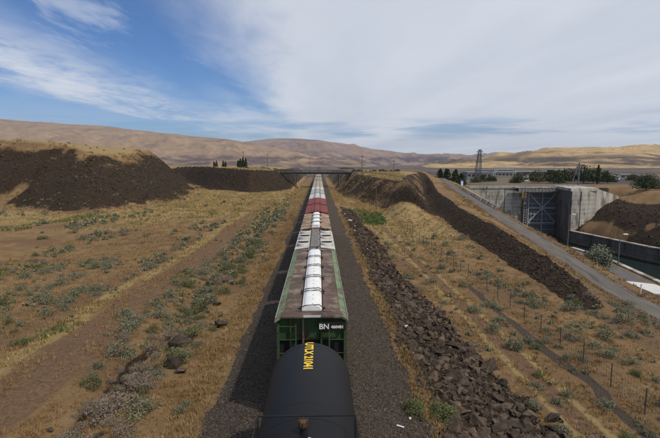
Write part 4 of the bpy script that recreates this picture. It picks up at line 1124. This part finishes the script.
for i in order[:NRB]:
    big = 'large' if s[i] > 0.34 else 'small'
    lab = {'large': 'large broken dark basalt boulder in the rock slope right of the train', 'small': 'smaller broken dark basalt rock in the rock slope right of the train'}[big]
    wh = 'beside the tank car' if y[i] < 19 else ('by the green hopper end' if y[i] < 25 else ('by the green hopper' if y[i] < 36 else 'beyond the green hopper'))
    sd_ = 'ballast side' if x[i] < 7.6 else ('middle' if x[i] < 9.4 else 'dirt track side')
    lab = f'{big} broken basalt rock on the right slope {wh}, {sd_}'
    put_rock(x[i], y[i], z[i], s[i], lab, lab, int(r.integers(0, 99)), r.uniform(0, 6.28))
rest = order[NRB:]
stuff('broken_rock', ROCKS[:6]+PEBBLES, np.stack([x[rest], y[rest], z[rest]+s[rest]*0.12], 1), s[rest], M_BASALT, 0.6, 5, 'broken basalt rubble filling the slope right of the train', 'rubble')
# single large boulders
def single(x, y, s, label, k):
    put_rock(x, y, zat(x, y), s, label, None, k, k*1.3, 0.3)
single(11.5, 28.3, 0.8, 'large square dark boulder at the edge of the dirt track right of the rock slope', 3)
single(-8.9, 29.8, 1.1, 'large dark boulder on the left slope, the uppermost of the two big ones', 5)
single(-8.4, 26.6, 0.85, 'dark boulder below the biggest one on the left slope, half in sagebrush', 8)
single(-7.1, 33.4, 0.9, 'dark boulder nearest the ballast on the left slope', 9)
single(-9.6, 24.2, 0.9, 'dark broken boulder low on the left among pale dead shrubs', 2)
x, y, r = cand(340, -13.5, -5.6, 18, 60, 3)
keep = (np.abs(x+9.6+0.03*(y-25)) < r.gamma(1.5, 0.7, len(x))) & (r.uniform(size=len(x)) < 0.45)
x, y = x[keep][:58], y[keep][:58]; z = land(x, y); s = np.clip(r.lognormal(-1.45, 0.45, len(x)), 0.1, 0.5)
for i in range(len(x)): lab = ('large' if s[i] > 0.25 else 'small')+' dark basalt rock in the rocky strip left of the '+('tank car' if y[i] < 22 else ('green hopper' if y[i] < 36 else 'white and brown hoppers')); put_rock(x[i], y[i], z[i], s[i], lab, lab, int(r.integers(0, 99)), r.uniform(0, 6.28))
x, y, r = cand(2600, 3.6, 6.6, 16, 90, 45); z = land(x, y); k = r.uniform(size=len(x)) < ss(3.6, 6.4, x)*0.8
stuff('broken_rock', PEBBLES+ROCKS[:4], np.stack([x[k], y[k], z[k]+0.02], 1), np.clip(r.lognormal(-2.7, 0.5, k.sum()), 0.04, 0.22), M_BASALT, 0.6, 46, 'scattered small rocks along the outer edge of the ballast', 'rubble')
# scree
def scree(name, key, x0, x1, y0, y1, n, seed, smin, smax, label, p=1.0, near=False):
    x, y, r = cand(n, x0, x1, y0, y1, seed, near); zz = zones(x, y)
    k = (r.uniform(size=len(x)) < zz[key]**2*p) & inview(x, y); x, y, z = x[k], y[k], zz['z'][k]
    s = np.clip(r.lognormal(math.log(smin*1.5), 0.5, len(x)), smin, smax)
    if len(x): stuff(name, PEBBLES+ROCKS[:3], np.stack([x, y, z+s*0.1], 1), s, M_SCREE, 0.6, seed, label, 'scree')
scree('scree', 'mf', -150, -42, 106, 240, 60000, 21, 0.12, 0.42, 'dark loose rock covering the face of the left spoil heap')
scree('scree', 'lf', -90, -12, 180, 300, 22000, 22, 0.18, 0.5, 'dark loose rock on the cutting face left of the bridge')
scree('scree', 'rf', 8, 60, 105, 215, 26000, 23, 0.12, 0.34, 'loose brown rock on the slope right of the bridge', 0.8)
scree('scree', 'bf', 23, 46, 42, 165, 42000, 24, 0.08, 0.24, 'dark rock facing of the bank below the service road', 0.8, True)
scree('scree', 'bank', 104, 150, 100, 216, 9000, 25, 0.2, 0.7, 'dark rock bank above the guide wall right of the water', 0.6)
# ballast stones
x, y, r = cand(70000, -5.6, 6.2, 15.5, 75, 4)
zz = zones(x, y); k = (r.uniform(size=len(x)) < zz['track']) & (np.abs(x) > 1.45)
x, y, z = x[k], y[k], zz['z'][k]
stuff('ballast_stones', PEBBLES, np.stack([x, y, z+0.012], 1), r.uniform(0.025, 0.062, len(x)), M_STONE, 0.8, 6, 'dark grey crushed stone ballast either side of the train', 'ballast')
# loose gravel and clods along both edges of the service road
# (verge)
r = np.random.default_rng(77); y = np.exp(r.uniform(math.log(36), math.log(190), 9000)); sd_ = r.integers(0, 2, 9000)*2-1
x = np.interp(y, RY, XR)+sd_*(1.45+np.abs(r.normal(0, 0.42, 9000))); k = inview(x, y)
x, y = x[k], y[k]
stuff('roadside_gravel', PEBBLES, np.stack([x, y, land(x, y)+0.03], 1), r.uniform(0.03, 0.14, len(x)), mat('road_gravel', (0.15, 0.115, 0.08), (0.27, 0.21, 0.15), 3, 0.9, rnd=0.4), 0.7, 78, 'loose gravel and clods along the edges of the service road', 'gravel')
# grass
def grass(name, n, x0, x1, y0, y1, seed, m_, bases, wfun, smin, smax, label):
    x, y, r = cand(n, x0, x1, y0, y1, seed); zz = zones(x, y); wt = wfun(x, y, zz)
    k = (r.uniform(size=len(x)) < wt) & inview(x, y); x, y, z = x[k], y[k], zz['z'][k]
    sc_ = r.uniform(smin, smax, len(x))*np.interp(y, [20, 60, 150], [0.85, 1.1, 1.5])
    stuff(name, bases, np.stack([x, y, z], 1), np.stack([sc_, sc_, sc_*r.uniform(0.7, 1.1, len(x))], 1), m_, 0.12, seed, label, 'grass')
def patchy(x, y, s=0.5, a=1.3, b=1.7, lo=0.42, hi=0.62): return ss(lo, hi, fbm(x/a, y/b, 3, 66))
base_w = lambda x, y, q: (1-q['ballast'])*(1-q['rock'])**2*(1-0.55*q['dirt'])*(1-0.8*q['green'])*(x < q['q']['xr']-2.2)*(q['mt'] < 0.9)
W1 = lambda x, y, q: base_w(x, y, q)*(1-0.8*q['straw'])*(0.18+0.82*patchy(x, y))
W2_ = lambda x, y, q: base_w(x, y, q)*ss(0.25, 0.8, q['straw'])*(0.25+0.75*patchy(x, y))
W3 = lambda x, y, q: (1-q['ballast'])*(1-q['rock'])**2*q['green']*(x < q['q']['xe'])
grass('dry_grass', 95000, -40, 34, 16, 120, 31, M_GRASS, TUFTS, W1, 0.45, 1.05, 'short orange dry grass over the ground both sides of the railway')
grass('dry_grass', 60000, -70, 36, 24, 150, 32, M_GRASSY, TUFTB, W2_, 0.5, 1.0, 'pale straw-coloured dry grass in strips and on the hump')
grass('green_grass', 40000, -60, 54, 18, 140, 33, M_GRASSG, TUFTB, W3, 0.5, 1.3, 'green grass in patches and below the brown slope')
grass('dry_grass', 26000, -85, 40, 118, 240, 35, M_GRASSY, TUFTB, lambda x, y, q: (1-q['ballast'])*(1-q['rock'])**2*(x < q['q']['xr']-2.2)*(q['mt'] < 0.9)*(0.2+0.8*patchy(x, y, 1, 2.5, 4)), 0.7, 1.2, 'pale dry grass on the flat ground near the cutting and the bridge')
grass('dry_grass', 60000, -150, -40, 106, 240, 36, M_DULLG, TUFTB, lambda x, y, q: (q['mt'] > 0.01)*(q['mt'] < 0.985)*(0.03+0.45*ss(0.66, 0.95, q['mt'])+0.25*ss(0.22, 0.04, q['mt']))*patchy(x, y, 1, 3, 5, 0.38, 0.6), 0.6, 1.1, 'sparse dry grass on the brow and foot of the dark spoil heap')
grass('dry_grass', 16000, 8, 60, 105, 240, 37, M_DULLG, TUFTB, lambda x, y, q: (q['rt'] > 0.02)*(q['rt'] < 0.99)*(x < 26)*0.30*patchy(x, y, 1, 2, 6, 0.40, 0.6), 0.6, 1.1, 'sparse dry grass on the brown slope right of the bridge')
grass('dry_grass', 16000, 36, 62, 38, 200, 38, M_GRASS, TUFTB, lambda x, y, q: (np.abs(x-q['q']['xr']) > 1.6)*(np.abs(x-q['q']['xr']) < 4.2)*patchy(x, y, 1, 2, 4), 0.5, 1.1, 'dry grass along the verges of the service road')
edge_w = lambda x, y, q: ss(0.9, 0.2, np.abs(x-5.75))*(0.15+0.85*patchy(x, y, 1, 1.0, 2.5))*0.8+ss(1.2, 0.2, np.abs(x+5.9))*0.6
grass('dry_grass', 30000, -8, 7.5, 16, 110, 34, M_GRASS, TUFTS, edge_w, 0.6, 1.2, 'orange dry grass fringe at the edges of the ballast')

# ------------------------------------------------------------------ sagebrush: each shrub an object, the rest one mass
SH = []
for i in range(5):
    q = leafball(500+i, 1500, 0.52, 0.48, 0.50, 0.022, 10)
    SH.append((quad_mesh('foliage', q, M_SAGE), twigs(i, 7, 0.5, 0.5)))
SHG = [(quad_mesh('foliage', leafball(540+i, 1500, 0.52, 0.5, 0.5, 0.022, 10), M_SAGEG), twigs(20+i, 7, 0.5, 0.5)) for i in range(3)]
SHP = [(quad_mesh('foliage', leafball(560+i, 2200, 0.55, 0.5, 0.42, 0.016, 9), M_SAGEP), twigs(40+i, 9, 0.5, 0.45)) for i in range(3)]
def shrub(x, y, s, label, group, fam, k, name='sagebrush', parts=True, sink=0.04, cat='shrub'):
    o = empty(name, (x, y, zat(x, y)-sink*s), label, cat, group, k*1.7)
    o.scale = (s, s*random.uniform(0.85, 1.15), s*random.uniform(0.75, 1.1))
    fo, stn = fam[k % len(fam)]
    link('foliage', fo, o); link('stem', stn, o)
    return o
x, y, r = cand(30000, -80, 34, 17, 190, 51)
q = zones(x, y); cl_ = fbm(x/9, y/13, 3, 88)
d_strip = np.exp(-((x+11.6-0.014*(y-60))/2.3)**2)*ss(24, 34, y)*ss(150, 125, y)
d_near = np.exp(-((x+10.3)/1.4)**2)*ss(48, 30, y)*0.5
d_field = (x < -19)*ss(0.50, 0.62, cl_)*ss(128, 95, y)*0.30+(x < -19)*0.008
d_mid = (x > -12)*(x < -6.2)*ss(0.5, 0.62, fbm(x/3, y/5, 2, 99))*0.10
d_right = ((x > 10.5)*(x < q['q']['xf'])*0.035*(y < 90)+(x > 19)*(x < q['q']['xf']+9)*(y < 56)*0.20*ss(0.42, 0.6, cl_))
d_rip = q['riprap']*0.012+ss(1.0, 0.2, np.abs(x-6.3))*0.02
d_mesa = (q['mt'] > 0)*(q['mt'] < 0.2)*0.02
dens = np.clip(d_strip*3.0+d_near*1.8+d_field*2.2+d_mid*2.5+d_right*2+d_rip*1.5+d_mesa, 0, 1)*(1-q['track'])*(np.abs(x) > 5.4)*(1-0.9*(q['dirt'] > 0.5)*(x < -12)*(x > -18))
k = (r.uniform(size=len(x)) < dens*0.9) & inview(x, y)
x, y = x[k], y[k]; s = np.clip(r.lognormal(0.0, 0.50, len(x)), 0.32, 2.3)
s = np.where((x > -8) & (x < 9), s*0.65, s)
# keep them from standing inside each other
ordr = np.argsort(-s/y); sel = []; 
pts = []
cellm = {}
for i in ordr:
    ok = True; cxk, cyk = int(x[i]//1.5), int(y[i]//1.5)
    for a in (-1, 0, 1):
        for b in (-1, 0, 1):
            for j in cellm.get((cxk+a, cyk+b), ()):
                if (x[i]-x[j])**2+(y[i]-y[j])**2 < (0.36*(s[i]+s[j]))**2: ok = False
    if ok: cellm.setdefault((cxk, cyk), []).append(i); sel.append(i)
NSH = 285
def sh_label(xx, yy, ss_, fam):
    c = {0: 'grey-green sagebrush', 1: 'yellowish green shrub', 2: 'pale dead brown shrub'}[fam]
    sz = 'broad' if ss_ > 0.8 else ('low' if ss_ < 0.55 else 'rounded')
    if xx < -19: p = 'in the left field'
    elif xx < -11.4: p = 'in the shrub strip along the gully left of the train'
    elif xx < 0: p = 'on the slope between the rocky strip and the train'
    elif xx < 10.6: p = 'at the edge of the rock slope right of the train'
    elif xx < 17.6: p = 'beside the dirt track left of the wire fence'
    else: p = 'in the field between the wire fence and the road'
    t_ = 'near' if yy < 26 else ('fairly near' if yy < 36 else ('midway' if yy < 62 else 'far'))
    p = p.replace('on the slope between the rocky strip and the train', 'between rocky strip and train').replace('in the shrub strip along the gully left of the train', 'along the gully left of the train').replace('at the edge of the rock slope right of the train', 'by the rock slope right of the train').replace('in the field between the wire fence and the road', 'between wire fence and road').replace('in the open dry field left of the dirt track', 'in the field left of the dirt track')
    if xx < -19: t_ = t_+' '+('at far left' if xx < -40 else ('at left' if xx < -28 else 'close to the track'))
    return f'{sz} {c} {p}, {t_}', f'{sz} {c} {p}, {t_}'
for n_, i in enumerate(sel[:NSH]):
    u = r.uniform(); fam = 0
    if x[i] > -9 and x[i] < 10 and u < 0.45: fam = 1
    elif u < 0.12: fam = 1
    elif (-12 < x[i] < -9 and y[i] < 34 and u < 0.6) or u > 0.90: fam = 2
    lab, grp = sh_label(x[i], y[i], s[i], fam)
    shrub(x[i], y[i], s[i], lab, grp, (SH, SHG, SHP)[fam], n_, ('sagebrush', 'green_shrub', 'dead_shrub')[fam])
rest = np.array(sel[NSH:])
if len(rest):
    lows = [leafball(600+i, 110, 0.52, 0.48, 0.5, 0.085, 7) for i in range(4)]
    lows = [(V, np.concatenate([F[:, [0, 1, 2]], F[:, [0, 2, 3]]])) for V, F in lows]
    stuff('sagebrush_mass', lows, np.stack([x[rest], y[rest], land(x[rest], y[rest])-0.03], 1), s[rest], M_SAGE, 0.05, 9, 'distant grey-green sagebrush scattered over the dry fields', 'sagebrush')
# shrubs the photo singles out
big = quad_mesh('foliage', leafball(700, 5000, 0.56, 0.52, 0.5, 0.018, 16), M_SAGEG)
big2 = quad_mesh('foliage', leafball(701, 4500, 0.52, 0.52, 0.52, 0.018, 13), M_SAGEG)
FB = [(big, twigs(90, 9, 0.5, 0.5)), (big2, twigs(91, 9, 0.5, 0.5))]
shrub(6.35, 20.9, 2.1, 'large round yellowish green bush at the foot of the rock slope near the camera', None, [FB[0]], 0, 'green_shrub')
shrub(4.9, 20.9, 1.5, 'smaller green bush on the ballast edge left of the large round bush', None, [FB[1]], 1, 'green_shrub')
shrub(-10.0, 22.2, 2.9, 'large pale dead shrub in the lower left corner above the rocks', None, [(quad_mesh('foliage', leafball(702, 6000, 0.6, 0.5, 0.42, 0.015, 16), M_SAGEP), twigs(93, 12, 0.55, 0.45))], 2, 'dead_shrub')
shrub(-11.4, 19.9, 2.0, 'large grey-green sagebrush at the bottom edge of the photo left of the dead shrub', None, [(quad_mesh('foliage', leafball(703, 4500, 0.6, 0.5, 0.45, 0.019, 14), M_SAGE), twigs(94, 10, 0.55, 0.45))], 3, 'sagebrush')
shrub(10.4, 20.4, 1.3, 'pale brown twiggy shrub on the dirt track edge at the lower right', None, SHP, 1, 'dead_shrub')

shrub(-9.3, 23.9, 1.7, 'pale dead shrub just above the largest dead one, beside dark boulders', None, SHP, 0, 'dead_shrub')
shrub(-11.9, 22.6, 1.6, 'pale grey-brown dead shrub left of the largest dead one', None, SHP, 2, 'dead_shrub')
shrub(-8.0, 27.6, 1.3, 'grey-green sagebrush growing against the dark boulders left of the ballast', None, SH, 2, 'sagebrush')
shrub(-8.9, 25.2, 1.35, 'grey-green sagebrush between the dead shrubs and the dark boulders', None, SH, 1, 'sagebrush')
# litter
def litter(x, y, sx, sy, sz_, rz, label, nm, cat):
    z = zat(x, y)
    m2 = MB(); m2.add([(-sx/2, -sy/2, 0), (sx/2, -sy/2*0.8, 0), (sx/2, sy/2, 0.01), (-sx/2*0.9, sy/2, 0), (-sx/2, -sy/2, sz_), (sx/2*0.96, -sy/2*0.8, sz_*1.2), (sx/2, sy/2*0.9, sz_), (-sx/2*0.9, sy/2, sz_*0.8)],
           [(0, 3, 2, 1), (4, 5, 6, 7), (0, 1, 5, 4), (1, 2, 6, 5), (2, 3, 7, 6), (3, 0, 4, 7)])
    o = m2.build(nm, M_WHITE, None, (x, y, z+0.05), rz=rz); meta(o, label, cat)
litter(3.95, 19.3, 0.34, 0.09, 0.04, -0.6, 'white broken plank lying on the ballast right of the tank car', 'plank', 'plank')
litter(4.55, 20.1, 0.11, 0.08, 0.08, 0.3, 'small white scrap lying beside the smaller green bush', 'litter', 'litter')
litter(6.9, 33.5, 0.26, 0.2, 0.12, 0.4, 'pale grey stone block at the top of the rock slope', 'stone_block', 'stone')
for i, (a, b, c) in enumerate([(7.1, 100, 1.2), (7.6, 92, 0.9), (6.9, 84, 0.8), (7.3, 66, 0.6), (6.6, 112, 1.0)]):
    o = put_rock(a, b, zat(a, b), c*0.45, 'whitish stone in the gully line right of the distant train', 'whitish stones right of the distant train', i+2, i*1.1, 0.5, 'pale_stone', rm=[np_mesh('pale_stone', V, F, M_SLAB) for V, F in ROCKS] if i == 0 else PALE)
    if i == 0: PALE = [np_mesh('pale_stone', V, F, M_SLAB) for V, F in ROCKS]

# ------------------------------------------------------------------ trees
def crown_cloud(seed, n, H, wd, style, leaf):
    r = np.random.default_rng(seed)
    if style == 'conifer':
        t = r.uniform(0, 1, n)**0.8; a = r.uniform(0, 2*np.pi, n)
        rad = wd/2*np.minimum(1, 0.45+t*3)*(1-t)**0.55*(0.80+0.20*np.sin(t*23+a*2+seed))*(r.uniform(0.25, 1, n)**0.5)*(1+0.25*np.sin(3*a+seed))
        p = np.stack([rad*np.cos(a), rad*np.sin(a), H*(0.06+0.94*t)-rad*0.2], 1)
    else:
        V, _ = leafball(seed, n, wd*0.62, wd*0.58, H*0.72, 0.01, 15, 0)
        p = V.reshape(n, 4, 3).mean(1)+np.array([0, 0, H*0.12])
    nrm = r.normal(size=(n, 3))+np.array([0, 0, 0.5]); nrm /= np.linalg.norm(nrm, axis=1)[:, None]
    t_ = np.cross(nrm, r.normal(size=(n, 3))); t_ /= np.linalg.norm(t_, axis=1)[:, None]; b = np.cross(nrm, t_)
    s = leaf*r.uniform(0.6, 1.4, (n, 1))
    V = np.stack([p-t_*s, p+b*s*0.6, p+t_*s, p-b*s*0.6], 1).reshape(-1, 3)
    return V, np.arange(4*n).reshape(n, 4)
def trunk_mesh(seed, H, r0, style):
    rr = random.Random(seed); mb = MB()
    mb.tube((0, 0, -0.5), (0.1*H*0.05, 0, H*0.55), r0, r0*0.55, 8); mb.tube((0.1*H*0.05, 0, H*0.55), (0, 0, H*0.9), r0*0.55, r0*0.15, 8)
    for k in range(7 if style != 'conifer' else 0):
        a = rr.uniform(0, 6.28); h0 = H*rr.uniform(0.2, 0.55); l = H*rr.uniform(0.2, 0.34)
        mb.tube((0, 0, h0), (l*math.cos(a), l*math.sin(a), h0+l*rr.uniform(0.5, 1.0)), r0*0.4, r0*0.12, 6)
    return mb.mesh('trunk', M_BARK, smooth=True)
KIND = {}
def tree(x, y, z, H, wd, style, label, group, seed, m_=None, n=900, name=None):
    key = (style, seed % 3, m_.name if m_ else '', n)
    if key not in KIND:
        V, F = crown_cloud(seed, n, 10, 10*0.5 if style == 'conifer' else 10, style, 0.42 if n < 1500 else 0.26)
        KIND[key] = (np_mesh('crown', V, F, m_ or M_LEAF), trunk_mesh(seed, 10, 0.22, style))
    cr, tr = KIND[key]
    o = empty(name or ('conifer_tree' if style == 'conifer' else 'broadleaf_tree'), (x, y, z), label, 'tree', group, seed*0.9)
    sx = wd/(5 if style == 'conifer' else 10); H = H*(1.0 if style == 'conifer' else 1.55)
    o.scale = (sx, sx, H/10)
    link('crown', cr, o); link('trunk', tr, o); return o
ORD = ['first', 'second', 'third', 'fourth', 'fifth', 'sixth', 'seventh', 'eighth', 'ninth', 'tenth', 'eleventh', 'twelfth', 'thirteenth', 'fourteenth', 'fifteenth', 'sixteenth', 'seventeenth']
CL = 'dark conifer in the cluster at the top of the service road'
for i, (a, b, h) in enumerate([(63, 226, 6.6), (65, 230, 8.0), (67.2, 227, 7.4), (69.2, 231, 8.2), (71, 228, 6.4), (60.8, 229, 4.6), (73, 231, 5.2)]):
    tree(a, b, max(zat(a, b), 0.2), h, 4.9, 'conifer', CL+', '+ORD[sorted([63, 65, 67.2, 69.2, 71, 60.8, 73]).index(a)]+' from the left', 'conifers at the top of the service road', i+1)
for i, (a, h) in enumerate([(-62.6, 3.6), (-61.2, 4.0), (-57.2, 4.0), (-55.8, 3.6)]):
    tree(a, 280, 9.2, h, 2.3, 'conifer', ('left' if i % 2 == 0 else 'right')+' dark conifer of the '+('first' if i < 2 else 'second')+' pair on the skyline left of the bridge', 'left pair' if i < 2 else 'second pair', i+3)
for i, (a, h, ww) in enumerate([(-48.6, 4.6, 2.6), (-47.2, 5.6, 3.2), (-45.6, 6.2, 3.2), (-44.0, 5.8, 2.8)]):
    tree(a, 282, 9.0, h, ww, 'conifer', 'dark conifer in the larger skyline group left of the bridge, '+['first', 'second', 'third', 'fourth'][i]+' from the left', 'larger conifer group left of the bridge', i+7)
bt = [(126, 262, 7.0, 11, 1), (133, 258, 8.0, 11, 0), (141, 262, 7.4, 12, 1), (149, 256, 8.6, 11, 0), (157, 260, 8.2, 12, 1), (164, 258, 6.4, 8, 0), (118, 268, 5.4, 9, 1), (107, 285, 4.0, 7, 0), (98, 275, 4.2, 6, 0), (171, 300, 5.0, 9, 1), (185, 310, 4.6, 9, 1), (196, 318, 5.6, 8, 0), (92, 268, 3.6, 6, 1), (146, 275, 6.0, 12, 0), (113, 262, 3.4, 6, 0), (206, 296, 4.4, 10, 1), (179, 280, 4.2, 9, 0)]
for i, (a, b, h, ww, l) in enumerate(bt):
    tree(a, b, 0, h, ww, 'round', ('olive green' if l else 'dark green')+' broadleaf tree behind the lock bridge, '+ORD[sorted(t_[0] for t_ in bt).index(a)]+' from the left of the belt', ('olive' if l else 'dark')+' trees behind the lock bridge', i+20, M_LEAFL if l else M_LEAF, 1400)
tree(153.5, 250, 0, 10.6, 4.0, 'conifer', 'tall pointed dark tree standing out of the belt behind the lock bridge', None, 41)
tree(147, 203, -0.9, 6.0, 13, 'round', 'large round dark green tree at the right edge of the photo', None, 52, M_LEAF, 3000)
tree(164, 226, -0.4, 5.2, 10, 'round', 'round dark tree just beyond the large one at the right edge', None, 53, M_LEAF, 3000)
# silvery bush by the water
o = empty('silver_bush', (47.6, 75.5, zat(47.6, 75.5)-0.1), 'large silvery green bush beside the road above the lock water', 'bush')
link('foliage', quad_mesh('foliage', leafball(900, 5200, 3.1, 2.8, 4.3, 0.155, 26), M_LEAFW), o)
mb = MB()
for k in range(8):
    a = k*0.8; mb.tube((0, 0, -0.2), (1.6*math.cos(a), 1.6*math.sin(a), 2.4), 0.12, 0.03, 6)
mb.build('stem', M_BARK, o)
# low scrub on the skyline beside the road, one by one
sk = [quad_mesh('foliage', leafball(950+i, 420, 1.6, 1.5, 1.1, 0.16, 9), M_LEAF) for i in range(3)]
for i, (a, b, s) in enumerate([(x_, y_, s_) for x_, y_, s_ in zip(np.linspace(16, 45, 17)+rng.normal(0, .6, 17), 262+rng.normal(0, 4, 17), rng.uniform(0.8, 1.6, 17))]):
    o = link('scrub_bush', sk[i % 3], None, (a, b, max(zat(a, b), 5.5)-0.1), i*1.1, s); meta(o, 'dark low scrub bush along the road right of the bridge, '+ORD[i]+' from the bridge', 'bush', 'scrub right of the bridge')
for i, (a, b, s) in enumerate([(x_, y_, s_) for x_, y_, s_ in zip(np.linspace(-44, -18, 12)+rng.normal(0, .8, 12), 262+rng.normal(0, 5, 12), rng.uniform(0.6, 1.2, 12))]):
    o = link('scrub_bush', sk[i % 3], None, (a, b, zat(a, b)-0.1), i*1.3, s); meta(o, 'dark low scrub bush behind the road left of the bridge, '+ORD[i]+' from the left', 'bush', 'scrub left of the bridge')

# ------------------------------------------------------------------ air
hz = MB().bb(-13000, 13000, -300, 13000, -27, 640).build('haze', None, fix=True)
hm_ = bpy.data.materials.new('haze_air'); hm_.use_nodes = True; ht = NT(hm_.node_tree); ht.n.clear()
pv = ht.node('ShaderNodeVolumePrincipled'); pv.inputs['Color'].default_value = (0.80, 0.86, 1.0, 1); pv.inputs['Density'].default_value = 0.00005; pv.inputs['Anisotropy'].default_value = 0.2
oo = ht.node('ShaderNodeOutputMaterial'); ht.l.new(pv.outputs[0], oo.inputs['Volume'])
hz.data.materials.clear(); hz.data.materials.append(hm_); hz['kind'] = 'stuff'
